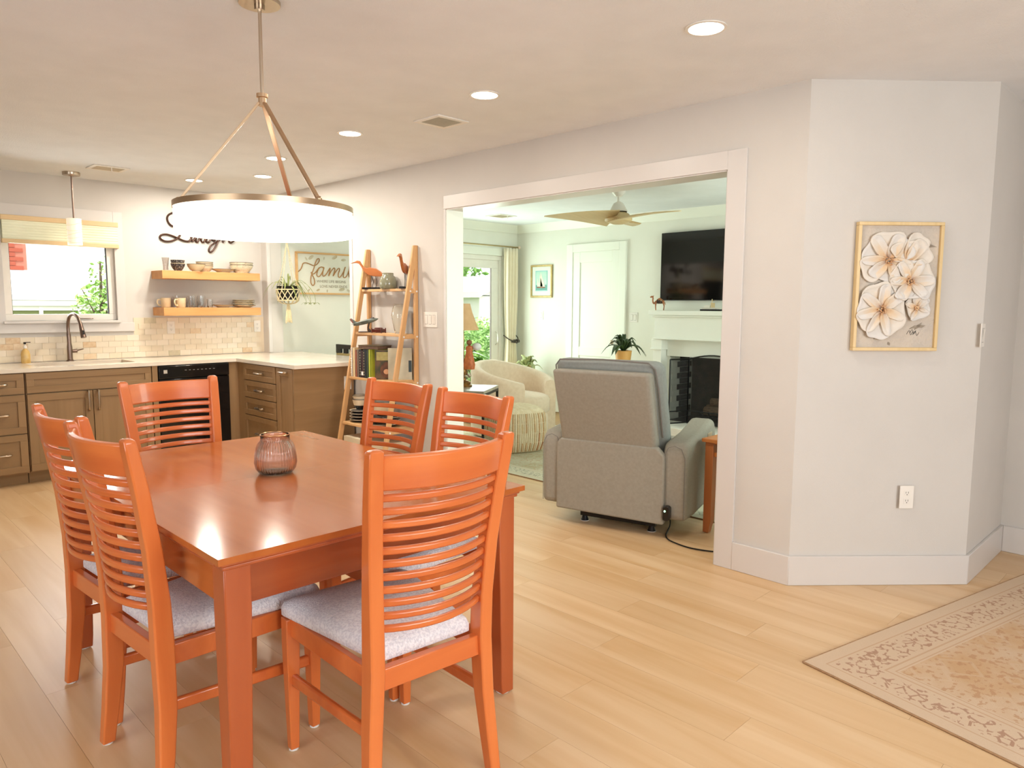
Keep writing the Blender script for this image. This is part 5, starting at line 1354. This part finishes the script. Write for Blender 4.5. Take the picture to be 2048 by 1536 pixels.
hk.tube(spline([(6.80, 6.99, .985), (6.805, 6.93, .95), (6.84, 6.905, .925), (6.91, 6.9, .90), (6.98, 6.905, .915), (7.02, 6.94, .945), (7.03, 6.99, .98)], 4), .007, 6)
hk.build('tieback', DKB, cu_, smooth=True, world=True)
for (x, r) in ((6.86, .018), (6.90, .024), (6.945, .03), (6.985, .02)):
    G().loft([[(x + q * math.cos(2 * PI * j / 14), y, .905 + q * math.sin(2 * PI * j / 14)) for j in range(14)] for q, y in ((r * .5, 6.895), (r, 6.892), (r, 6.884), (r * .5, 6.882), (r * .5, 6.895))], cap=False).build('tieback_ring', DKB, cu_, world=True)

# sailboat picture
sp_ = thing('sailboat_picture', 'small framed sailboat print with white mat beside the curtain', 'picture', (XF, 6.565, 1.7))
y0, y1, z0, z1 = 6.378, 6.758, 1.487, 1.912
FR2 = M('brass_frame', S(184, 160, 104), .4, S(164, 140, 88), 30, metal=.3)
for a in ((y0, z0, y1, z0 + .024), (y0, z1 - .024, y1, z1), (y0, z0 + .024, y0 + .024, z1 - .024), (y1 - .024, z0 + .024, y1, z1 - .024)):
    bx(XF - .022, a[0], a[1], XF, a[2], a[3]).build('frame', FR2, sp_, world=True, bevel=.003)
bx(XF - .01, y0 + .024, z0 + .024, XF - .001, y1 - .024, z1 - .024).build('mat_board', M('mat_white', S(226, 232, 220), .8), sp_, world=True)
bx(XF - .0115, y0 + .082, z0 + .085, XF - .0102, y1 - .082, z1 - .075).build('inner_mat', M('mat_blue', S(150, 196, 196), .8), sp_, world=True)
pb = bx(XF - .0130, y0 + .094, z0 + .097, XF - .0117, y1 - .094, z1 - .087).build('print', M('sea_sky', S(168, 206, 190), .7, S(196, 222, 206), 4, stretch=(1, 1, 3)), sp_, world=True)
bx(XF - .0138, y0 + .094, z0 + .097, XF - .0131, y1 - .094, z0 + .165).build('sea', M('sea_print', S(84, 140, 136), .7, S(120, 170, 160), 40, stretch=(1, 1, 6)), pb, world=True)
SAIL = M('sail_print', S(236, 232, 206), .7)
for (ya, yb, h, zb) in ((6.60, 6.54, .16, 1.63), (6.585, 6.50, .19, 1.628), (6.64, 6.60, .11, 1.632)):
    G().prism([(ya, zb), (yb, zb), (ya - .004, zb + h)], 0, XF - .0146, XF - .0139).build('sail', SAIL, pb, world=True)
G().prism([(6.66, 1.626), (6.49, 1.626), (6.51, 1.612), (6.64, 1.612)], 0, XF - .0148, XF - .0139).build('hull', M('hull_print', S(150, 90, 70), .7), pb, world=True)

# television
tvx = XF - .05
tv = thing('television', 'large black flat television mounted on the wall above the mantel', 'television', (XF, 4.02, 1.45))
bx(tvx, 3.345, 1.447, XF - .012, 4.70, 2.195).build('body', BLACKM, tv, world=True, bevel=.004)
bx(tvx - .002, 3.352, 1.456, tvx, 4.692, 2.188).build('screen', M('tv_screen', S(14, 13, 13), .06, S(11, 10, 10), 2, spec=.5), tv, world=True)
bx(XF - .012, 3.8, 1.6, XF, 4.25, 2.0).build('wall_bracket', BLACKM, tv, world=True)

# fireplace
MW = M('mantel_white', S(240, 240, 232), .5, S(236, 236, 228), 3)
fp = thing('fireplace', 'white painted fireplace with mantel shelf and dark firebox under the television', 'fireplace', (XF, 4.02, 0))
bx(XF - .22, 3.30, 1.285, XF, 4.735, 1.335).build('mantel_shelf', MW, fp, world=True, bevel=.004)
bx(XF - .19, 3.32, 1.262, XF, 4.715, 1.285).build('bed_moulding', MW, fp, world=True, bevel=.006)
bx(XF - .16, 3.35, 1.03, XF, 4.69, 1.262).build('frieze', MW, fp, world=True, bevel=.003)
bx(XF - .175, 3.34, 1.015, XF, 4.70, 1.032).build('frieze_moulding', MW, fp, world=True, bevel=.004)
for (a, b_) in ((4.60, 4.73), (3.31, 3.44)):
    bx(XF - .13, a + .012, .09, XF, b_ - .012, .9).build('pilaster', MW, fp, world=True, bevel=.003)
    bx(XF - .15, a - .004, .9, XF, b_ + .004, 1.015).build('capital', MW, fp, world=True, bevel=.006)
    bx(XF - .16, a - .01, .895, XF, b_ + .01, .912).build('capital_moulding', MW, fp, world=True, bevel=.004)
bx(XF - .03, 3.44, FZ1, XF, 4.60, 1.015).build('surround_panel', MW, fp, world=True)
HB = M('painted_brick', S(234, 234, 224), .6, S(226, 226, 214), 40, bump=.5, bscale=70)
SOOT = M('soot_brick', S(60, 48, 42), .9, S(34, 28, 26), 14, bump=.6, bscale=60)
bg = bx(-.05, -.012, .003, .05, .0, .062); first_b = None
bx(XF + .001, FY1 - .006, .092, XF + .17, FY1 - .0005, .822).build('mortar', HB, fp, world=True)
for r in range(11):
    for k in range(4):
        if k * .1 + (.05 if r % 2 else 0) > .36: continue
        xx = XF + .05 + k * .1025 + (.05 if r % 2 else 0)
        mt = HB if xx < XF + .17 else SOOT
        o = bg.build('brick', mt, fp) if (first_b is None or mt not in first_b) else first_b[mt].copy()
        if first_b is None: first_b = {}
        if mt not in first_b: first_b[mt] = o
        else: C.objects.link(o); o.parent = fp
        o.location = (xx - XF, FY1 - 4.02 + .0, .095 + r * .0655)
fb = G()
fb.box(XF + .49, FY0, FZ0, XF + .5, FY1, FZ1 + .1); fb.box(XF + .0, FY0 - .01, FZ0, XF + .5, FY0, FZ1); fb.box(XF, FY0, FZ0 - .012, XF + .5, FY1, FZ0 + .001); fb.box(XF + .005, FY1 + .0005, FZ0, XF + .5, FY1 + .012, FZ1)
fb.build('firebox', SOOT, fp, world=True)
bx(XF - .46, 3.25, 0, XF, 4.80, .09).build('hearth', M('hearth_white', S(236, 234, 224), .5, S(228, 226, 214), 16), fp, world=True, bevel=.004)
gr = thing('log_grate', 'black iron grate holding the logs inside the firebox', 'grate', (XF + .25, 4.02, FZ0))
for k in range(5):
    y = 3.80 + k * .11; G().tube([(XF + .10, y, FZ0 + .12), (XF + .14, y, FZ0 + .07), (XF + .36, y, FZ0 + .07), (XF + .4, y, FZ0 + .12)], .009, 6).build('bar', BLACKM, gr, world=True)
for x in (XF + .15, XF + .34):
    bx(x - .008, 3.78, FZ0 + .052, x + .008, 4.26, FZ0 + .064).build('cross_bar', BLACKM, gr, world=True)
    for y in (3.8, 4.24): bx(x - .008, y - .008, FZ0 + .001, x + .008, y + .008, FZ0 + .053).build('foot', BLACKM, gr, world=True)
LOG = M('log_bark', S(150, 118, 92), .9, S(96, 72, 54), 22, stretch=(6, 1, 6), bump=.8, bscale=40)
for i, (x, z, y0_, y1_, r, lb) in enumerate(((XF + .19, .215, 3.74, 4.22, .055, 'lower front log on the grate in the firebox'), (XF + .31, .22, 3.8, 4.26, .058, 'lower back log on the grate in the firebox'), (XF + .22, .315, 3.76, 4.16, .05, 'upper log lying across the others in the firebox'))):
    lo = G().tube([(x, y0_, z), (x + .01, (y0_ + y1_) / 2, z + .006), (x, y1_, z)], [r * .95, r, r * .9], 12).build('log', LOG, None, smooth=True, angle=50)
    tag(lo, lb, 'log', 'logs in the fireplace')
# fire screen
fs = thing('fire_screen', 'folding black fire screen standing open in front of the firebox', 'fire screen', (XF - .2, 4.1, .09))
MSH = mesh_cloth('screen_mesh', S(34, 30, 28), .5)
def panel(p, q, z0, z1, arch=0.0, mid=True):
    p, q = Vector(p), Vector(q); d_ = q - p
    top_ = [p + d_ * t + Vector((0, 0, z1 + arch * math.sin(t * PI))) for t in [i / 10 for i in range(11)]]
    w = .0085
    G().tube(top_, w, 6).build('frame_bar', BLACKM, fs, world=True); G().tube([p + Vector((0, 0, z0)), q + Vector((0, 0, z0))], w, 6).build('frame_bar', BLACKM, fs, world=True)
    for e in (p, q): G().tube([e + Vector((0, 0, z0 - .012)), e + Vector((0, 0, z1))], w, 6).build('frame_bar', BLACKM, fs, world=True)
    if mid: G().tube([p + Vector((0, 0, z0 + .13)), q + Vector((0, 0, z0 + .13))], w * .8, 6).build('frame_bar', BLACKM, fs, world=True)
    g = G()
    for i in range(10): g.quad(top_[i], top_[i + 1], p + d_ * (i + 1) / 10 + Vector((0, 0, z0)), p + d_ * i / 10 + Vector((0, 0, z0)))
    g.build('mesh_panel', MSH, fs, world=True)
P0, P1, P2, P3 = (XF - .33, 4.36, 0), (XF - .10, 4.27, 0), (XF - .10, 3.66, 0), (XF - .33, 3.57, 0)
panel(P0, P1, .11, .81); panel(P1, P2, .11, .81, .05); panel(P2, P3, .11, .81)

# mantel ornaments
cml = thing('camel_figurine', 'small brown carved camel with a dark saddle at the left end of the mantel', 'figurine', (6.93, 4.63, 1.3355), rad(-60))
CMW = M('camel_wood', S(178, 112, 66), .5, S(150, 88, 48), 30)
bd = G()
bd.tube(spline([(.05, 0, .09), (.02, 0, .1), (-.0, 0, .118), (-.02, 0, .1), (-.052, 0, .085)], 4), [.016, .02, .021, .022, .022, .022, .022, .022, .022, .022, .021, .021, .021, .02, .018, .014, .01], 10)
bd.tube(spline([(-.045, 0, .085), (-.066, 0, .08), (-.075, 0, .105), (-.074, 0, .135), (-.08, 0, .15)], 4), [.012, .011, .0105, .01, .0095, .009, .009, .008, .008, .008, .008, .008, .008, .008, .008, .008, .008], 8)
bd.tube([(-.068, 0, .152), (-.085, 0, .153), (-.102, 0, .147), (-.106, 0, .146)], [.007, .010, .007, .004], 8)
for s in (-1, 1):
    bd.tube([(-.042, s * .011, .085), (-.044, s * .012, .045), (-.04, s * .012, .003)], [.010, .0055, .006], 7); bd.tube([(.044, s * .011, .09), (.05, s * .012, .045), (.045, s * .012, .003)], [.012, .0055, .006], 7)
    bd.tube([(-.07, s * .006, .157), (-.066, s * .009, .168)], [.004, .001], 5)
bd.tube([(.058, 0, .09), (.066, 0, .06)], [.004, .002], 5)
bd.build('camel_body', CMW, cml, smooth=True, angle=60)
G().tube([(.03, 0, .1), (-.03, 0, .1)], [.026, .027], 12, flat=.95).build('saddle', M('saddle_dark', S(52, 38, 30), .6, S(190, 160, 120), 50, contrast=(.55, .62)), cml, smooth=True)
shp = thing('model_ship', 'small white model ship on a dark base on the mantel', 'model', (6.93, 3.99, 1.3355), rad(-82))
bx(-.11, -.03, 0, .11, .03, .018).build('base', BLACKM, shp, bevel=.002)
G().loft([[(x * k, y * k2, z) for x, y in ((-.1, -.012), (.07, -.014), (.1, 0), (.07, .014), (-.1, .012))] for k, k2, z in ((.9, .7, .019), (1, 1, .036))]).build('hull', M('ship_white', S(226, 220, 206), .5), shp)
bx(-.07, -.01, .036, -.01, .01, .06).build('cabin', bpy.data.materials['ship_white'], shp); bx(0, -.008, .036, .04, .008, .085).build('deckhouse', M('ship_tan', S(206, 182, 140), .5), shp)
G().tube([(.01, 0, .08), (.01, 0, .125)], .004, 6).build('mast', bpy.data.materials['ship_tan'], shp); G().tube([(.01, 0, .105), (.035, 0, .108)], .003, 6).build('boom', bpy.data.materials['ship_tan'], shp)
# ================================================================ flower picture on the angled wall
pc_ = thing('flower_picture', 'framed textured picture of pale flowers hanging on the angled wall', 'picture', (3.799 - .002, 1.206 - .002, 1.482), rad(-43.2))
hw, hh = .206, .305
FRG = wood('champagne_frame', S(214, 186, 132), S(226, 200, 150), rough=.4, axis=2, scale=3)
for a in ((-hw, -hh, hw, -hh + .016), (-hw, hh - .016, hw, hh), (-hw, -hh + .016, -hw + .016, hh - .016), (hw - .016, -hh + .016, hw, hh - .016)):
    bx(a[0], -.032, a[1], a[2], -.001, a[3]).build('frame', FRG, pc_, bevel=.002)
bx(-hw + .016, -.018, -hh + .016, hw - .016, -.001, hh - .016).build('canvas', M('canvas_ground', S(206, 194, 178), .8, S(190, 182, 172), 9, bump=.5, bscale=60), pc_)
def petal_mat(name, core, mid, tip):
    m, nt, b = _new(name)
    N, L = nt.nodes, nt.links
    tc = N.new('ShaderNodeTexCoord'); vl = N.new('ShaderNodeVectorMath'); vl.operation = 'LENGTH'; L.new(tc.outputs['Object'], vl.inputs[0])
    nz = N.new('ShaderNodeTexNoise'); nz.inputs['Scale'].default_value = 5; L.new(tc.outputs['Object'], nz.inputs['Vector'])
    ad = N.new('ShaderNodeMath'); ad.operation = 'MULTIPLY_ADD'; L.new(nz.outputs[0], ad.inputs[0]); ad.inputs[1].default_value = .35; L.new(vl.outputs['Value'], ad.inputs[2])
    cr = N.new('ShaderNodeValToRGB'); e = cr.color_ramp.elements
    e[0].position = .2; e[0].color = core; e[1].position = .95; e[1].color = tip
    q = e.new(.5); q.color = mid
    L.new(ad.outputs[0], cr.inputs[0]); L.new(cr.outputs[0], b.inputs['Base Color']); _set(b, 'Roughness', .7)
    return m
PT1 = petal_mat('petal_peach', S(206, 144, 84), S(222, 196, 162), S(224, 216, 204))
PT2 = petal_mat('petal_grey', S(180, 130, 90), S(216, 202, 184), S(220, 216, 210))
gp = G()
def ptf(u, v):
    t = .08 + .92 * v; w = .52 * math.sin(min(1, t * .95) * PI * .72) ** .8 * (1 + .06 * math.sin(9 * t))
    x = t * (1 - .10 * (2 * u - 1) ** 2) + .025 * math.sin(u * 9 + 1) * t
    z = (2 * u - 1) * w
    edge = max(abs(2 * u - 1) ** 3, max(0, (v - .75) / .25))
    return (x, -.02 - .10 * edge + .045 * math.sin(PI * u) * v, z)
gp.grid(ptf, 10, 8)
pb_ = {}
def petal(u, v, ang, L_, W_, mat, lift):
    if mat.name not in pb_:
        o = gp.build('petal', mat, pc_, smooth=True, solid=.03); pb_[mat.name] = o
    else:
        o = pb_[mat.name].copy(); C.objects.link(o); o.parent = pc_
    o.location = (u, -.018 - lift, v); o.rotation_euler = (0, -rad(ang), 0); o.scale = (L_, .11, W_)
def stamens(u, v, r, lift, seed):
    r_ = random.Random(seed); g = G()
    for k in range(14):
        a = 2 * PI * k / 14; q = r * (.3 + .7 * r_.random())
        g.ball((u + q * math.cos(a), -.022 - lift, v + q * math.sin(a)), .0042, 6, 4)
    g.build('stamens', M('stamen_%d' % seed, S(226, 200, 160), .6, S(190, 130, 80), 90), pc_, smooth=True)
for i, (ang, L_, W_) in enumerate(((150, .13, .14), (95, .135, .16), (45, .13, .13), (205, .14, .12), (255, .10, .15), (320, .12, .12))): petal(-.055, .125, ang, L_, W_, PT1 if i % 2 else PT2, .001 + .0012 * i)
stamens(-.052, .118, .02, .012, 1)
for i, (ang, L_, W_) in enumerate(((60, .15, .10), (35, .13, .12), (100, .10, .13))): petal(.03, .115, ang, L_, W_, PT1, .002 + .0012 * i)
for i, (ang, L_, W_) in enumerate(((30, .115, .13), (90, .10, .12), (150, .10, .11), (-20, .12, .11), (215, .09, .12), (275, .085, .15))): petal(.052, .028, ang, L_, W_, PT1 if i % 2 == 0 else PT2, .006 + .0012 * i)
stamens(.052, .022, .018, .018, 2)
for i, (ang, L_, W_) in enumerate(((110, .14, .15), (60, .13, .13), (10, .12, .14), (170, .13, .13), (215, .14, .12), (262, .155, .12), (310, .14, .13))): petal(-.076, -.108, ang, L_ * .92, W_ * .92, PT2 if i % 2 else PT1, .006 + .0012 * i)
stamens(-.076, -.108, .022, .02, 3)
for i, (ang, L_, W_) in enumerate(((70, .065, .08), (120, .06, .08), (20, .06, .07), (200, .05, .08), (290, .055, .09))): petal(.095, -.10, ang, L_, W_, PT1 if i % 2 else PT2, .005 + .0012 * i)
stamens(.095, -.10, .012, .014, 4)
LFM = M('painted_leaf', S(130, 116, 100), .7, S(170, 158, 140), 20)
for (u, v, a, L_) in ((.07, -.2, 20, .06), (.095, -.205, 45, .05), (.11, -.19, 10, .04), (.12, .2, -10, .06), (-.1, -.25, 60, .02), (-.03, -.262, 300, .02)):
    G().prism([(u, v), (u + L_ * .5 * math.cos(rad(a)) - .007 * math.sin(rad(a)), v + L_ * .5 * math.sin(rad(a)) + .007 * math.cos(rad(a))), (u + L_ * math.cos(rad(a)), v + L_ * math.sin(rad(a))), (u + L_ * .5 * math.cos(rad(a)) + .007 * math.sin(rad(a)), v + L_ * .5 * math.sin(rad(a)) - .007 * math.cos(rad(a)))], 1, -.021, -.017).build('painted_leaf', LFM, pc_)
for k, (u0, v0) in enumerate(((.06, -.225), (.075, -.22), (.09, -.228))):
    G().tube(spline([(u0, -.0185, v0), (u0 + .012, -.0185, v0 + .018), (u0 + .02, -.0185, v0 - .004), (u0 + .03, -.0185, v0 + .012)], 3), .0011, 4).build('signature_stroke', SLOT, pc_)

# ================================================================ outside
struct('ground', bx(-15, 7.26, -.35, 45, 45, -.25), M('lawn_green', S(110, 140, 70), .95, S(90, 120, 56), 2))
struct('patio', bx(3.8, 7.26, -.25, 9.0, 9.6, -.06), M('patio_concrete', S(206, 200, 190), .9, S(190, 184, 174), 3))
def foliage(parent, c, rx, ry, rz, n, sz, mat, seed, name='foliage', hollow=.0):
    r_ = random.Random(seed); g = G()
    for i in range(n):
        while True:
            p = Vector((r_.uniform(-1, 1), r_.uniform(-1, 1), r_.uniform(-1, 1)))
            if hollow < p.length < 1: break
        q = Vector((c[0] + p.x * rx, c[1] + p.y * ry, c[2] + p.z * rz))
        a = Vector((r_.gauss(0, 1), r_.gauss(0, 1), r_.gauss(0, .6))).normalized(); b_ = a.cross(Vector((r_.gauss(0, 1), r_.gauss(0, 1), r_.gauss(0, 1)))).normalized()
        s_ = sz * r_.uniform(.6, 1.3)
        g.quad(q - a * s_, q + b_ * s_ * .45, q + a * s_, q - b_ * s_ * .45)
    o = g.build(name, mat, parent, world=True); o['kind'] = 'stuff'
    return o
def leafm(name, c1, c2):
    m = M(name, c1, .5, c2, 1.5, coords='Generated')
    b = m.node_tree.nodes['Principled BSDF']
    return m
LG1, LG2, LG3 = leafm('tree_leaf', S(120, 170, 70), S(160, 200, 100)), leafm('shrub_leaf', S(130, 180, 76), S(176, 210, 120)), leafm('hedge_leaf', S(100, 150, 66), S(150, 190, 100))
TRK = M('trunk_bark', S(110, 92, 76), .9, S(84, 68, 54), 12)
# small tree seen through the kitchen window
t_ = thing('garden_tree', 'sparse green garden tree seen through the kitchen window', 'tree', (2.66, 9.5, -.25))
G().tube([(2.66, 9.5, -.25), (2.64, 9.5, .8), (2.66, 9.5, 1.85)], [.05, .035, .012], 8).build('trunk', TRK, t_, world=True, smooth=True)
for k, (dx, dy, z0, z1) in enumerate(((.16, .1, 1.0, 1.6), (-.18, .05, 1.1, 1.55), (-.1, -.1, .9, 1.3), (.12, -.1, 1.3, 1.75))):
    G().tube([(2.645, 9.5, z0), (2.645 + dx, 9.5 + dy, z1)], [.014, .005], 6).build('branch', TRK, t_, world=True)
foliage(t_, (2.68, 9.5, 1.32), .34, .35, .34, 700, .035, LG2, 1)
foliage(t_, (2.72, 9.5, 1.66), .2, .25, .28, 160, .03, LG2, 2)
# white fence and low white-roofed house with a brick chimney
fe = thing('yard_fence', 'white rail fence with pale panels beyond the kitchen window', 'fence', (2.5, 11.0, -.25))
for k in range(13):
    x = -1.0 + .445 * k + .24
    bx(x - .022, 10.98, -.25, x + .022, 11.03, 1.345).build('post', WHITEP, fe, world=True)
    bx(x + .024, 11.0, .2, x + .420, 11.012, 1.285).build('panel', M('fence_panel', S(136, 142, 92), .8, S(122, 130, 80), 3) if k == 0 else bpy.data.materials['fence_panel'], fe, world=True)
bx(-1.2, 10.97, 1.345, 4.9, 11.04, 1.41).build('top_rail', WHITEP, fe, world=True)
bx(-1.2, 10.985, 1.285, 4.9, 11.025, 1.345).build('under_rail', WHITEP, fe, world=True)
hs = thing('neighbor_house', 'white roofed low house beyond the fence outside the kitchen window', 'house', (1.5, 15, -.25))
bx(-6, 12.7, -.25, 7.5, 18.5, 1.45).build('house_wall', M('siding_white', S(240, 238, 232), .7, S(232, 230, 224), 2), hs, world=True)
G().loft([[(x, 12.35, 1.42), (x, 12.35, 1.5), (x, 15.6, 3.5), (x, 18.85, 1.5), (x, 18.85, 1.42), (x, 15.6, 3.4)] for x in (-6.3, 7.8)]).build('roof', M('roof_white', S(246, 245, 242), .5, S(240, 239, 236), 2), hs, world=True)
cm_ = bx(1.9, 12.95, 1.55, 2.632, 13.6, 4.2).build('chimney', M('chimney_mortar', S(190, 120, 100), .9), hs, world=True)
BR = M('chimney_brick', S(170, 86, 64), .85, S(150, 72, 52), 5)
bb = bx(-.095, -.012, 0, .095, .004, .056); fbk = None
for r in range(26):
    z = 1.67 + r * .066
    for k in range(5):
        x = 1.99 + k * .2 - (.1 if r % 2 else 0)
        if x + .095 > 2.64 or x - .095 < 1.86: continue
        if fbk is None: fbk = bb.build('brick', BR, cm_); o = fbk
        else: o = fbk.copy(); C.objects.link(o); o.parent = cm_
        o.location = (x - 1.5, 12.947 - 15, z + .25)
bx(1.86, 12.91, 4.2, 2.67, 13.64, 4.3).build('chimney_cap', bpy.data.materials['chimney_mortar'], hs, world=True)
# shed and planting beyond the patio door
sh_ = thing('garden_shed', 'small white garden shed with gabled roof beyond the patio door', 'shed', (12.6, 13.8, -.25))
bx(11.83, 13.0, -.25, 13.5, 14.6, 1.62).build('shed_wall', bpy.data.materials['siding_white'], sh_, world=True)
G().loft([[(11.68, y, 1.56), (11.68, y, 1.70), (12.66, y, 2.12), (13.66, y, 1.70), (13.66, y, 1.56), (12.66, y, 1.98)] for y in (12.85, 14.75)]).build('roof', bpy.data.materials['siding_white'], sh_, world=True)
G().prism([(11.83, 1.6), (13.5, 1.6), (12.66, 1.99)], 1, 13.0, 13.03).build('gable', bpy.data.materials['siding_white'], sh_, world=True)
def shrub(label, c, rx, ry, rz, n, sz, mat, seed, tall=False):
    s_ = thing('tall_tree' if tall else 'garden_shrub', label, 'tree' if tall else 'shrub', (c[0], c[1], -.25))
    if tall: G().tube([(c[0], c[1], -.25), (c[0], c[1], c[2])], [.16, .08], 8).build('trunk', TRK, s_, world=True, smooth=True)
    else:
        for k in range(4):
            a = k * 1.6; G().tube([(c[0], c[1], -.25), (c[0] + .3 * rx * math.cos(a), c[1] + .3 * ry * math.sin(a), c[2] * .6)], [.02, .01], 5).build('stem', TRK, s_, world=True)
    foliage(s_, c, rx, ry, rz, n, sz, mat, seed, hollow=.35)
    return s_
shrub('big green tree rising behind the white shed, seen through the patio door', (13.6, 18.2, 2.8), 3.0, 1.8, 2.9, 6500, .13, LG1, 21, True)
shrub('big green tree left of the shed, seen through the patio door', (9.2, 15.6, 2.4), 1.7, 1.5, 2.5, 4500, .11, LG3, 22, True)
shrub('rounded green shrub low in front of the white shed', (11.0, 12.1, .35), 1.1, .8, .78, 3200, .055, LG2, 23)
shrub('green shrub at the patio edge just outside the sliding door', (9.6, 10.8, .3), 1.0, .8, .72, 3000, .05, LG3, 24)
shrub('green shrub right of the patio, beyond the door frame', (13.2, 11.8, .3), .9, .7, .65, 2200, .055, LG2, 25)
